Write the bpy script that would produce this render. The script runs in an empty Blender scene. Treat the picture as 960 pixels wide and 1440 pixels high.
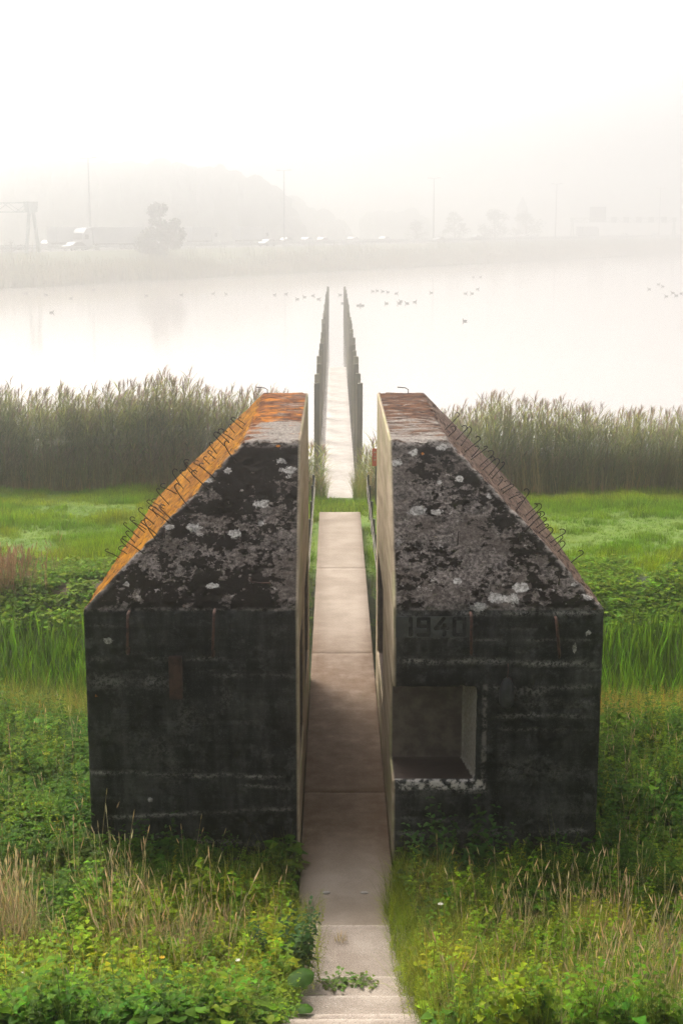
import bpy, bmesh, math, random
import numpy as np
from mathutils import Vector, Matrix

R = math.radians
random.seed(7)
rng = np.random.default_rng(11)
sc = bpy.context.scene
col = sc.collection

# ------------------------------------------------------------------ camera
H, CX = 6.75, -0.137
TH, YAW = math.atan(402 / 2000), 0.0045
cam = bpy.data.cameras.new('camera')
cam.sensor_fit = 'VERTICAL'; cam.sensor_height = 36; cam.lens = 50
cam.clip_start = 0.1; cam.clip_end = 6000
co = bpy.data.objects.new('camera', cam); col.objects.link(co)
co.location = (CX, 0, H); co.rotation_euler = (math.pi / 2 - TH, 0, -YAW)
sc.camera = co

# ------------------------------------------------------------------ light
SUN_EL, SUN_AZ = R(49), R(-30)          # azimuth from +Y (away from camera), negative = left
w = bpy.data.worlds.new('World'); sc.world = w; w.use_nodes = True
nt = w.node_tree; bg = nt.nodes['Background']
sky = nt.nodes.new('ShaderNodeTexSky'); sky.sky_type = 'NISHITA'; sky.sun_disc = False
sky.sun_elevation = SUN_EL; sky.sun_rotation = SUN_AZ
sky.air_density = 1.0; sky.dust_density = 6.0; sky.ozone_density = 0.6
hs = nt.nodes.new('ShaderNodeHueSaturation'); hs.inputs['Saturation'].default_value = 0.28
tint = nt.nodes.new('ShaderNodeMix'); tint.data_type = 'RGBA'; tint.blend_type = 'MULTIPLY'
tint.inputs[0].default_value = 1; tint.inputs[7].default_value = (1.0, 0.99, 0.978, 1)
nt.links.new(sky.outputs[0], hs.inputs['Color']); nt.links.new(hs.outputs[0], tint.inputs[6])
nt.links.new(tint.outputs[2], bg.inputs[0]); bg.inputs[1].default_value = 0.12
sun = bpy.data.lights.new('sun', 'SUN'); sun.energy = 2.3; sun.angle = R(28); sun.color = (1, .95, .87)
so = bpy.data.objects.new('sun', sun); col.objects.link(so)
sd = Vector((math.sin(SUN_AZ) * math.cos(SUN_EL), math.cos(SUN_AZ) * math.cos(SUN_EL), math.sin(SUN_EL)))
so.rotation_euler = sd.to_track_quat('Z', 'Y').to_euler(); so.location = (0, 0, 60)
vs = sc.view_settings
sc.display_settings.display_device = 'sRGB'
vs.view_transform = 'Standard'; vs.look = 'None'; vs.gamma = 1; vs.use_curve_mapping = False
vs.exposure = 1.15
sc.cycles.max_bounces = 6; sc.cycles.diffuse_bounces = 3; sc.cycles.glossy_bounces = 2
sc.cycles.transmission_bounces = 4; sc.cycles.volume_bounces = 3; sc.cycles.transparent_max_bounces = 4
sc.cycles.use_denoising = True; sc.cycles.denoising_prefilter = 'NONE'; sc.cycles.use_adaptive_sampling = False; sc.cycles.sample_clamp_indirect = 2.5
HAZE_DENSITY, HAZE_COLOR, HAZE_ANISO = 0.0055, (0.868, 0.868, 0.866, 1), 0.93

# ------------------------------------------------------------------ helpers
def fwd():
    f = Vector((math.sin(YAW) * math.cos(TH), math.cos(YAW) * math.cos(TH), -math.sin(TH)))
    r = Vector((math.cos(YAW), -math.sin(YAW), 0)); return f, r, r.cross(f)
F_, R_, U_ = fwd()
CAM = Vector((CX, 0, H))
def ray(px, py): return F_ + R_ * ((px - 480) / 2000) + U_ * ((720 - py) / 2000)
def at_z(px, py, z): d = ray(px, py); return CAM + d * ((z - H) / d.z)
def at_y(px, py, y): d = ray(px, py); return CAM + d * (y / d.y)
def at_plane(px, py, p, n):
    d = ray(px, py); n = Vector(n); return CAM + d * ((Vector(p) - CAM).dot(n) / d.dot(n))

def tag(o, label=None, cat=None, group=None, kind=None):
    if label: o['label'] = label
    if cat: o['category'] = cat
    if group: o['group'] = group
    if kind: o['kind'] = kind
    return o
def empty(name, loc=(0, 0, 0), rz=0, **k):
    o = bpy.data.objects.new(name, None); o.empty_display_size = .1
    o.location = loc; o.rotation_euler = (0, 0, rz); col.objects.link(o); return tag(o, **k)
def link_mesh(name, me, mat=None, parent=None, **k):
    o = bpy.data.objects.new(name, me); col.objects.link(o)
    if mat: me.materials.append(mat)
    if parent: o.parent = parent
    return tag(o, **k)
def copy_tree(o, parent=None):
    c = o.copy(); col.objects.link(c)
    if parent: c.parent = parent
    for ch in list(o.children): copy_tree(ch, c)
    return c

class MB:
    """collects shapes into one bmesh"""
    def __init__(s): s.bm = bmesh.new()
    def box(s, c, d, rot=None, bev=0, taper=None):
        r = bmesh.ops.create_cube(s.bm, size=1)['verts']
        for v in r:
            v.co = Vector((v.co.x * d[0], v.co.y * d[1], v.co.z * d[2]))
            if taper and v.co.z > 0: v.co.x *= taper[0]; v.co.y *= taper[1]
        if bev:
            es = list({e for v in r for e in v.link_edges})
            g = bmesh.ops.bevel(s.bm, geom=es, offset=bev, segments=2, affect='EDGES', profile=.5)
            r = list({v for v in g['verts']} | {v for v in r if v.is_valid})
        M = Matrix.Translation(c) @ (rot.to_4x4() if rot else Matrix())
        for v in r: v.co = M @ v.co
        return s
    def tube(s, pts, rad, seg=8, cap=True):
        pts = [Vector(p) for p in pts]; rings = []
        rad = rad if hasattr(rad, '__len__') else [rad] * len(pts)
        up = None
        for i, p in enumerate(pts):
            t = (pts[min(i + 1, len(pts) - 1)] - pts[max(i - 1, 0)]).normalized()
            if up is None: up = t.orthogonal().normalized()
            up = (up - t * up.dot(t)).normalized(); b = t.cross(up)
            rings.append([s.bm.verts.new(p + (up * math.cos(a) + b * math.sin(a)) * rad[i])
                          for a in [2 * math.pi * k / seg for k in range(seg)]])
        for a, b in zip(rings, rings[1:]):
            for k in range(seg): s.bm.faces.new((a[k], a[(k + 1) % seg], b[(k + 1) % seg], b[k]))
        if cap:
            s.bm.faces.new(rings[0][::-1]); s.bm.faces.new(rings[-1])
        return s
    def prism(s, pts, axis_vec):
        a = [s.bm.verts.new(p) for p in pts]; b = [s.bm.verts.new(Vector(p) + Vector(axis_vec)) for p in pts]
        n = len(a); s.bm.faces.new(a[::-1]); s.bm.faces.new(b)
        for k in range(n): s.bm.faces.new((a[k], a[(k + 1) % n], b[(k + 1) % n], b[k]))
        return s
    def ball(s, c, r, sc3=(1, 1, 1), sub=2):
        g = bmesh.ops.create_icosphere(s.bm, subdivisions=sub, radius=r)['verts']
        for v in g: v.co = Vector((v.co.x * sc3[0], v.co.y * sc3[1], v.co.z * sc3[2])) + Vector(c)
        return s
    def build(s, name, mat, parent=None, smooth=False, **k):
        bmesh.ops.recalc_face_normals(s.bm, faces=s.bm.faces[:])
        me = bpy.data.meshes.new(name); s.bm.to_mesh(me); s.bm.free()
        if smooth: me.polygons.foreach_set('use_smooth', [True] * len(me.polygons))
        return link_mesh(name, me, mat, parent, **k)

# numpy value noise
def _hash(i, j, k):
    n = (i.astype(np.int64) * 374761393 + j.astype(np.int64) * 668265263 + k.astype(np.int64) * 2147483647) & 0xffffffff
    n = ((n ^ (n >> 13)) * 1274126177) & 0xffffffff
    n = ((n ^ (n >> 15)) * 2246822519) & 0xffffffff
    return ((n ^ (n >> 16)) & 0xffff) / 65535.0
def vnoise(x, y, z=None):
    x = np.asarray(x, float); y = np.asarray(y, float); z = np.zeros_like(x) if z is None else np.asarray(z, float)
    i, j, k = np.floor(x), np.floor(y), np.floor(z)
    u, v, t = x - i, y - j, z - k
    u, v, t = (a * a * (3 - 2 * a) for a in (u, v, t))
    i, j, k = i.astype(int), j.astype(int), k.astype(int)
    def lx(b, c): return _hash(i, j + b, k + c) * (1 - u) + _hash(i + 1, j + b, k + c) * u
    a0 = lx(0, 0) * (1 - v) + lx(1, 0) * v; a1 = lx(0, 1) * (1 - v) + lx(1, 1) * v
    return a0 * (1 - t) + a1 * t
def fbm(x, y, z=None, o=4):
    s, a, n = 0, .5, 0
    for q in range(o):
        f = 2 ** q; s = s + a * vnoise(x * f + 17 * q, y * f + 5 * q, None if z is None else z * f + 3 * q); n += a; a *= .5
    return s / n

def np_mesh(name, V, F, cols=None, attrs=None, smooth=False):
    me = bpy.data.meshes.new(name)
    V = np.ascontiguousarray(V, np.float32); F = np.ascontiguousarray(F, np.int32)
    me.vertices.add(len(V)); me.vertices.foreach_set('co', V.ravel())
    me.loops.add(F.size); me.loops.foreach_set('vertex_index', F.ravel())
    me.polygons.add(len(F)); me.polygons.foreach_set('loop_start', np.arange(len(F), dtype=np.int32) * F.shape[1])
    if smooth: me.polygons.foreach_set('use_smooth', np.ones(len(F), bool))
    if cols is not None:
        a = me.color_attributes.new('col', 'FLOAT_COLOR', 'POINT')
        a.data.foreach_set('color', np.concatenate([cols, np.ones((len(cols), 1))], 1).astype(np.float32).ravel())
    for k, v in (attrs or {}).items(): add_attr(me, k, v)
    me.update(calc_edges=True); me.validate(); return me
def add_attr(me, k, v):
    a = me.attributes.new(k, 'FLOAT', 'POINT'); a.data.foreach_set('value', np.ascontiguousarray(v, np.float32))

# ------------------------------------------------------------------ material helpers
class NM:
    def __init__(s, name):
        s.m = bpy.data.materials.new(name); s.m.use_nodes = True; s.t = s.m.node_tree
        s.b = s.t.nodes['Principled BSDF']; s.out = s.t.nodes['Material Output']
        s.tc = s.t.nodes.new('ShaderNodeTexCoord')
    def n(s, ty, **k):
        x = s.t.nodes.new(ty)
        for a, b in k.items(): setattr(x, a, b)
        return x
    def l(s, a, b): s.t.links.new(a, b)
    def coord(s, scale=(1, 1, 1)):
        mp = s.n('ShaderNodeMapping'); mp.inputs['Scale'].default_value = scale
        s.l(s.tc.outputs['Object'], mp.inputs[0]); return mp.outputs[0]
    def noise(s, scale, detail=4, rough=.55, stretch=(1, 1, 1), dist=0):
        x = s.n('ShaderNodeTexNoise'); x.inputs['Scale'].default_value = scale; x.inputs['Detail'].default_value = detail
        x.inputs['Roughness'].default_value = rough; x.inputs['Distortion'].default_value = dist
        s.l(s.coord(stretch), x.inputs['Vector']); return x.outputs[0]
    def ramp(s, f, lo, hi):
        x = s.n('ShaderNodeMapRange'); x.inputs[1].default_value = lo; x.inputs[2].default_value = hi
        x.interpolation_type = 'SMOOTHSTEP'
        s.l(f, x.inputs[0]); return x.outputs[0]
    def math(s, op, a, b=None, clamp=False):
        x = s.n('ShaderNodeMath', operation=op); x.use_clamp = clamp
        for i, v in enumerate((a, b)):
            if v is None: continue
            if isinstance(v, (int, float)): x.inputs[i].default_value = v
            else: s.l(v, x.inputs[i])
        return x.outputs[0]
    def mix(s, f, a, b):
        x = s.n('ShaderNodeMix', data_type='RGBA')
        for i, v in ((0, f), (6, a), (7, b)):
            if isinstance(v, (int, float)): x.inputs[i].default_value = v
            elif isinstance(v, tuple): x.inputs[i].default_value = v if len(v) == 4 else (*v, 1)
            else: s.l(v, x.inputs[i])
        return x.outputs[2]
    def attr(s, name, out='Fac'):
        x = s.n('ShaderNodeAttribute', attribute_name=name); return x.outputs[out]
    def done(s, color=None, rough=.8, bump=None, bs=.3, bd=.02, spec=.3, metal=0):
        if color is not None:
            if isinstance(color, tuple): s.b.inputs['Base Color'].default_value = (*color, 1)
            else: s.l(color, s.b.inputs['Base Color'])
        if isinstance(rough, (int, float)): s.b.inputs['Roughness'].default_value = rough
        else: s.l(rough, s.b.inputs['Roughness'])
        s.b.inputs['Specular IOR Level'].default_value = spec; s.b.inputs['Metallic'].default_value = metal
        if bump is not None:
            x = s.n('ShaderNodeBump'); x.inputs['Strength'].default_value = bs; x.inputs['Distance'].default_value = bd
            s.l(bump, x.inputs['Height']); s.l(x.outputs[0], s.b.inputs['Normal'])
        return s.m

def simple(name, c, c2=None, scale=6, rough=.7, metal=0, spec=.3, bump=.2):
    m = NM(name); n = m.noise(scale, 5, .6)
    c2 = c2 or tuple(v * .6 for v in c)
    return m.done(m.mix(m.ramp(n, .35, .65), c, c2), rough, n, bump, .01, spec, metal)

def foliage_mat(name, trans=.35, gloss=.005, rough=.5):
    m = NM(name); t = m.t; t.nodes.remove(m.b)
    a = m.attr('col', 'Color')
    n = m.noise(9, 3, .6)
    v = m.n('ShaderNodeHueSaturation'); m.l(a, v.inputs['Color'])
    m.l(m.math('ADD', m.math('MULTIPLY', n, .8), .6), v.inputs['Value'])
    d = m.n('ShaderNodeBsdfDiffuse'); tr = m.n('ShaderNodeBsdfTranslucent'); g = m.n('ShaderNodeBsdfGlossy')
    g.inputs['Roughness'].default_value = rough; g.inputs['Color'].default_value = (1, 1, 1, 1)
    m.l(v.outputs[0], d.inputs[0])
    w2 = m.n('ShaderNodeHueSaturation'); w2.inputs['Hue'].default_value = .49 if name == 'leaf' else .5; w2.inputs['Value'].default_value = 1.45 if name == 'leaf' else 1.1
    m.l(v.outputs[0], w2.inputs['Color']); m.l(w2.outputs[0], tr.inputs[0])
    mx = m.n('ShaderNodeMixShader'); mx.inputs[0].default_value = trans
    m.l(d.outputs[0], mx.inputs[1]); m.l(tr.outputs[0], mx.inputs[2])
    m2 = m.n('ShaderNodeMixShader'); m2.inputs[0].default_value = gloss
    m.l(mx.outputs[0], m2.inputs[1]); m.l(g.outputs[0], m2.inputs[2]); m.l(m2.outputs[0], m.out.inputs[0])
    return m.m
M_LEAF = foliage_mat('leaf')
M_DRY = foliage_mat('dry_grass', .3, .01, .6)
M_REED = foliage_mat('reed', .38, .012, .5)

# bunker concrete
def concrete_mat(left):
    m = NM('bunker_concrete')
    zf, zs, zt, zc, zi = (m.attr(k) for k in ('slope', 'side', 'top', 'cut', 'inside'))
    fine = m.noise(28, 6, .7); mid = m.noise(6, 6, .65); big = m.noise(1.4, 5, .6)
    grain = m.noise(120, 3, .6)
    # front wall, blackened
    streak = m.noise(2.2, 6, .65, (2.2, 1, .35)); board = m.noise(1.0, 5, .7, (.35, 1, 9))
    wall = m.mix(m.ramp(m.math('ADD', m.math('MULTIPLY', streak, .75), m.math('MULTIPLY', board, .25)), .40, .70), (.005, .0055, .0055), (.06, .059, .056))
    wall = m.mix(m.math('MULTIPLY', m.ramp(fine, .56, .74), .8), wall, (.075, .076, .072))
    wall = m.mix(m.math('MULTIPLY', m.ramp(grain, .56, .72), .7), wall, (.11, .11, .104))
    wall = m.mix(m.math('MULTIPLY', m.ramp(m.noise(3.2, 6, .7), .50, .64), .85), wall, (.004, .0036, .0033))
    wall = m.mix(m.math('MULTIPLY', m.ramp(m.math('ADD', mid, m.math('MULTIPLY', fine, .35)), .70, .88), .6), wall, (.085, .086, .082))
    chalk = m.math('MULTIPLY', m.attr('chalk'), m.ramp(m.math('ADD', fine, m.math('MULTIPLY', grain, .4)), .62, .76))
    wall = m.mix(m.math('MULTIPLY', chalk, .9, True), wall, (.31, .29, .265))
    # front slope: grey concrete eaten by black moss
    gry = m.mix(m.ramp(fine, .36, .66), (.045, .036, .031), (.20, .172, .157))
    gry = m.mix(m.ramp(grain, .62, .8), gry, (.25, .225, .215))
    gry = m.mix(m.math('MULTIPLY', m.ramp(m.noise(30, 6, .75), .48, .62), .7), gry, (.024, .019, .017))
    mA = m.noise(2.6, 8, .64, (1, 1, 1.6)); mB = m.noise(13, 7, .68, (1, 1, 1.3))
    mossn = m.math('ADD', m.math('ADD', m.math('MULTIPLY', mA, .54), m.math('MULTIPLY', mB, .46)), m.attr('moss'))
    moss = m.ramp(mossn, .488, .506)
    gry = m.mix(m.math('MULTIPLY', m.ramp(m.noise(2.1, 6, .65), .44, .64), .6), gry, (.05, .038, .031))
    slope = m.mix(moss, gry, m.mix(mid, (.005, .0038, .0032), (.013, .009, .007)))
    slope = m.mix(m.math('MULTIPLY', m.ramp(m.math('ADD', m.noise(6.5, 8, .72), m.math('MULTIPLY', m.attr('moss'), -.2)), .63, .66), .8), slope, (.30, .275, .255))
    # spots of pale lichen
    sp = m.ramp(m.math('ADD', m.attr('spot'), m.math('MULTIPLY', m.math('SUBTRACT', m.noise(12, 7, .75), .5), 2.6)), .30, .40)
    spc = m.mix(m.ramp(fine, .38, .66), (.16, .148, .136), (.46, .44, .41))
    # side slope
    sn = m.noise(5, 7, .68, (1.6, .35, 1.6))
    if left:
        side = m.mix(m.ramp(sn, .38, .6), (.28, .118, .001), (.14, .047, .001))
        side = m.mix(m.ramp(m.noise(9, 8, .74, (2.0, .35, 2.0)), .50, .60), side, (.035, .012, .004))
        side = m.mix(m.math('MULTIPLY', m.ramp(m.noise(15, 6, .75, (1.4, .5, 1.4)), .58, .68), .6), side, (.33, .14, .003))
    else:
        side = m.mix(m.ramp(sn, .35, .6), (.20, .135, .10), (.11, .068, .05))
        side = m.mix(m.ramp(m.noise(9, 7, .66, (2.2, .5, 2.2)), .50, .56), side, (.03, .012, .009))
    # top plate
    tn = m.noise(3.2, 7, .68, (.6, 2.4, 1))
    top = m.mix(m.ramp(fine, .35, .65), (.11, .092, .078), (.26, .232, .205))
    br = m.mix(m.ramp(mid, .4, .6), (.15, .05, .012) if left else (.10, .042, .018), (.05, .018, .008) if left else (.035, .015, .009))
    if left: br = m.mix(m.ramp(m.noise(4, 5, .6), .52, .66), br, (.34, .12, .01))
    top = m.mix(m.ramp(m.math('ADD', tn, m.attr('moss')), .44, .56), top, br)
    # sawn faces
    cn = m.noise(2.6, 6, .6, (1, .3, 2.2))
    cut = m.mix(m.ramp(cn, .35, .65), (.46, .37, .265), (.30, .235, .16))
    cut = m.mix(m.math('MULTIPLY', m.ramp(m.noise(40, 4, .6), .5, .7), .4), cut, (.28, .23, .17))
    cut = m.mix(m.math('MULTIPLY', m.ramp(m.noise(1.1, 4, .6), .46, .66), .6), cut, (.27, .27, .13))  # green light reflected off the grass, painted in as patches
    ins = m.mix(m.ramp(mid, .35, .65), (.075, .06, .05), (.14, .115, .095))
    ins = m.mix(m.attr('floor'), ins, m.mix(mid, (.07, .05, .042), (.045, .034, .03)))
    ins = m.mix(m.attr('lit_wall'), ins, m.mix(m.ramp(fine, .35, .65), (.36, .33, .28), (.22, .20, .165)))  # sidelight on the recess's right wall, painted as paler concrete
    c = m.mix(zf, wall, slope)
    c = m.mix(sp, c, spc)
    c = m.mix(zs, c, side); c = m.mix(zt, c, top)
    edge = m.math('MULTIPLY', m.attr('edge'), m.ramp(m.noise(14, 6, .65), .42, .58))
    c = m.mix(edge, c, m.mix(m.attr('rim'), (.28, .25, .225), (.50, .46, .42)))
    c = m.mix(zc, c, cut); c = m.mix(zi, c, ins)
    osp = m.ramp(m.math('ADD', m.attr('ospot'), m.math('MULTIPLY', m.math('SUBTRACT', m.noise(14, 5, .65), .5), 1.0)), .36, .46)
    c = m.mix(m.math('MULTIPLY', osp, .85), c, (.34, .12, .01))
    bump = m.math('ADD', m.math('MULTIPLY', fine, .5), m.math('ADD', m.math('MULTIPLY', grain, .25), mid))
    bump = m.math('ADD', bump, m.math('MULTIPLY', m.math('MULTIPLY', moss, zf), .5))
    return m.done(c, .9, bump, .45, .02, .04)

M_RUST = simple('rusty_iron', (.10, .045, .032), (.03, .015, .012), 20, .75, .3)
M_REBAR = simple('rusted_rebar', (.035, .018, .013), (.012, .008, .007), 30, .8, .2)
M_PLATE = simple('rusted_plate', (.075, .038, .028), (.03, .016, .012), 9, .8, .2)
M_LAMP = simple('dark_iron', (.05, .05, .055), (.022, .022, .024), 8, .5, .4)
M_BLACK = simple('black_post', (.02, .022, .024), None, 10, .55)
M_ROPE = simple('pale_rail', (.24, .21, .17), (.12, .10, .08), 20, .8)

# ------------------------------------------------------------------ terrain
PY = [-60, -6, 1.0, 10.2, 11.4, 12.7, 14.2, 18, 20, 21.3, 23.2, 25, 26.8, 29, 34, 37, 39.6, 41.2, 44, 60]
PZ = [4.9, 5.1, 5.1, .62, .27, .05, -.08, -.2, -.5, -.95, -1.0, -.8, -.38, -.28, -.36, -.5, -.8, -1.12, -1.9, -2.2]
def hz(x, y):
    x = np.asarray(x, float); y = np.asarray(y, float)
    z = np.interp(y, PY, PZ)
    n = (fbm(x * .55 + 31, y * .55, o=3) - .5)
    far = np.clip(np.abs(x) - .65, 0, 1.2) / 1.2
    z = z + n * np.where(y < 27, .34, .16) * far * np.clip((43 - y) / 3, 0, 1)
    # low spoil bank beside the ditch
    z = z + .28 * np.exp(-((y - 27.3) / .9) ** 2) * np.clip((np.abs(x) - 2.2) / 1.2, 0, 1) * fbm(x * .4, y * .1 + 9, o=2)
    z = np.where((np.abs(x) > 1.7) & (y > 38), np.maximum(z, np.interp(y, [38, 39.6, 41, 43.2, 45.5], [-.62, -.72, -.85, -1.2, -1.9])), z)
    inpath = (np.abs(x) < .62) & (y > 12) & (y < 34.2)
    z = np.where(inpath, np.minimum(z, -.12), z)
    # steps: keep soil just under the treads
    instep = (np.abs(x) < .62) & (y <= 12.9)
    z = np.where(instep, np.interp(y, PY, PZ) - .32, z)
    return z
xs = np.concatenate([np.linspace(-160, -16, 40)[:-1], np.linspace(-16, -.75, 110), np.linspace(-.62, .62, 8), np.linspace(.75, 16, 110), np.linspace(16, 160, 40)[1:]])
ys = np.concatenate([np.linspace(-60, 6, 25)[:-1], np.linspace(6, 46, 300), np.linspace(46, 60, 8)[1:]])
X, Y = np.meshgrid(xs, ys)
Z = hz(X, Y)
nx, ny = len(xs), len(ys)
idx = np.arange(nx * ny).reshape(ny, nx)
Fq = np.stack([idx[:-1, :-1], idx[:-1, 1:], idx[1:, 1:], idx[1:, :-1]], -1).reshape(-1, 4)
soil = np.exp(-((Y - 27.2) / .75) ** 2) * np.clip((np.abs(X) - 2.4) / .8, 0, 1) * np.clip((fbm(X * .7 + 3, Y * .7, o=3) - .36) * 7, 0, 1)
mud = np.clip((Y - 40.2) / 1.2, 0, 1)
lawn = np.clip((Y - 28.0) / .8, 0, 1)
gme = np_mesh('ground', np.stack([X, Y, Z], -1).reshape(-1, 3), Fq, attrs={'soil': soil.ravel(), 'mud': mud.ravel(), 'lawn': lawn.ravel()}, smooth=True)
m = NM('ground')
g1 = m.mix(m.ramp(m.noise(1.6, 6, .65), .35, .65), (.018, .028, .008), (.04, .05, .015))
g2 = m.mix(m.ramp(m.noise(.7, 6, .65, (.5, 1, 1)), .35, .65), (.075, .135, .012), (.12, .18, .02))
g = m.mix(m.attr('lawn'), g1, g2)
g = m.mix(m.attr('soil'), g, m.mix(m.noise(7, 5, .6), (.10, .055, .035), (.05, .03, .02)))
g = m.mix(m.attr('mud'), g, (.05, .04, .025))
link_mesh('ground', gme, m.done(g, .95, m.noise(14, 6, .65), .6, .05), kind='structure')

# water
m = NM('water')
wb = m.noise(.8, 4, .5, (.35, 1, 1))
m.b.inputs['IOR'].default_value = 1.33
M_WATER = m.done((.62, .56, .525), .09, wb, .012, .05, .9)
M_WATER.node_tree.nodes['Principled BSDF'].inputs['Metallic'].default_value = .6
WZ = -1.3
bm = bmesh.new(); bm.faces.new([bm.verts.new(p) for p in ((-700, 41.2, WZ), (700, 41.2, WZ), (700, 980, WZ), (-700, 980, WZ))])
me = bpy.data.meshes.new('water'); bm.to_mesh(me); bm.free(); link_mesh('water', me, M_WATER, kind='structure')

# path and steps
m = NM('path_concrete')
pn = m.noise(1.3, 6, .65); pf = m.noise(60, 4, .7); pg = m.noise(160, 2, .5)
c = m.mix(m.ramp(pn, .35, .65), (.31, .25, .195), (.225, .175, .13))
c = m.mix(m.math('MULTIPLY', m.ramp(pf, .5, .72), .55), c, (.15, .115, .095))
c = m.mix(m.math('MULTIPLY', m.ramp(pg, .58, .75), .6), c, (.52, .47, .42))
c = m.mix(m.math('MULTIPLY', m.attr('dirt'), m.ramp(m.noise(4, 7, .7), -.1, .75)), c, (.085, .046, .022))  # edge dirt, plus the warm brown shade of the cut painted in
M_PATH = m.done(c, .88, pf, .4, .008, .2)
m = NM('step_concrete')
pf = m.noise(75, 4, .75); pg = m.noise(140, 2, .5)
c = m.mix(m.ramp(m.noise(1.7, 6, .65), .35, .65), (.35, .29, .235), (.235, .185, .145))
c = m.mix(m.math('MULTIPLY', m.ramp(pf, .48, .66), .75), c, (.10, .075, .065))
c = m.mix(m.math('MULTIPLY', m.ramp(pg, .56, .72), .75), c, (.62, .57, .52))
c = m.mix(m.math('MULTIPLY', m.attr('dirt'), m.ramp(m.noise(16, 5, .65), .35, .6)), c, (.56, .49, .41))
M_STEP = m.done(c, .9, pf, .6, .01, .2)
PW = .515
mb_v, mb_f, dirt = [], [], []
def slab(x0, x1, y0, y1, ztop, thick, nx_=12, ny_=40):
    """slab with rounded, slightly worn top edges"""
    ex = .012
    xs_ = np.concatenate([[x0, x0 + .002], np.linspace(x0 + ex, x1 - ex, nx_), [x1 - .002, x1]])
    ys_ = np.concatenate([[y0, y0 + .002], np.linspace(y0 + ex, y1 - ex, ny_), [y1 - .002, y1]])
    XX, YY = np.meshgrid(xs_, ys_)
    dx = np.minimum(XX - x0, x1 - XX); dy = np.minimum(YY - y0, y1 - YY); d = np.minimum(dx, dy)
    ZZ = ztop - .012 * (1 - np.clip(d / ex, 0, 1)) ** 2 + (fbm(XX * 1.5, YY * 1.5, o=3) - .5) * .012
    top_ = np.stack([XX, YY, ZZ], -1).reshape(-1, 3); n0, n1 = len(ys_), len(xs_)
    I = np.arange(n0 * n1).reshape(n0, n1)
    f = [np.stack([I[:-1, :-1], I[:-1, 1:], I[1:, 1:], I[1:, :-1]], -1).reshape(-1, 4)]
    ring = np.concatenate([I[0, :], I[1:, -1], I[-1, ::-1][1:], I[::-1, 0][1:-1]])
    low = top_[ring].copy(); low[:, 2] = ztop - thick
    b0 = len(top_); k = np.arange(len(ring)); k2 = (k + 1) % len(ring)
    f.append(np.stack([ring[k2], ring[k], b0 + k, b0 + k2], -1))
    V = np.concatenate([top_, low]); return V, np.concatenate(f), np.abs(V[:, 0])
NOSES = np.array([12.71, 11.54, 11.01, 10.43, 10.06])
def nose(V): return np.clip(1 - np.min(np.abs(V[:, 1][:, None] - .03 - (NOSES - .05)), 1) / .04, 0, 1) * .5
def joined(name, slabs, mat, wear_shade_fn=None, **k):
    Vs, Fs, o = [], [], 0
    for V, F, _ in slabs: Vs.append(V); Fs.append(F + o); o += len(V)
    V = np.concatenate(Vs); a = {'dirt': wear_shade_fn(V)} if wear_shade_fn else {}
    return link_mesh(name, np_mesh(name, V, np.concatenate(Fs), attrs=a), mat, **k)
def dirt_shade(V):
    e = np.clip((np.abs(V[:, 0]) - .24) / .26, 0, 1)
    inb = np.clip((V[:, 1] - 14.0) / 1.2, 0, 1) * np.clip((24.5 - V[:, 1]) / 3.5, 0, 1)  # shade between the bunker halves, painted into the slab colour
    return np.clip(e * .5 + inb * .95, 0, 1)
joined('path', [slab(-PW, .468, a, b - .014, 0, .3) for a, b in ((12.72, 16.3), (16.3, 22.05), (22.05, 27.85), (27.85, 33.6))], M_PATH, dirt_shade, kind='structure')
st = [slab(-PW - .02, PW + .02, 11.55, 12.71, .12, .5), slab(-PW - .03, PW + .02, 11.02, 11.54, .24, .5), slab(-PW - .04, PW + .03, 10.45, 11.01, .36, .5)]
y1, z = 10.44, .36
while y1 > 1.2:
    y0 = y1 - .37; z += .178; st.append(slab(-PW - .04, PW + .03, y0, y1 - .01, z, .5, ny_=8)); y1 = y0
joined('steps', st, M_STEP, nose, kind='structure')

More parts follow.
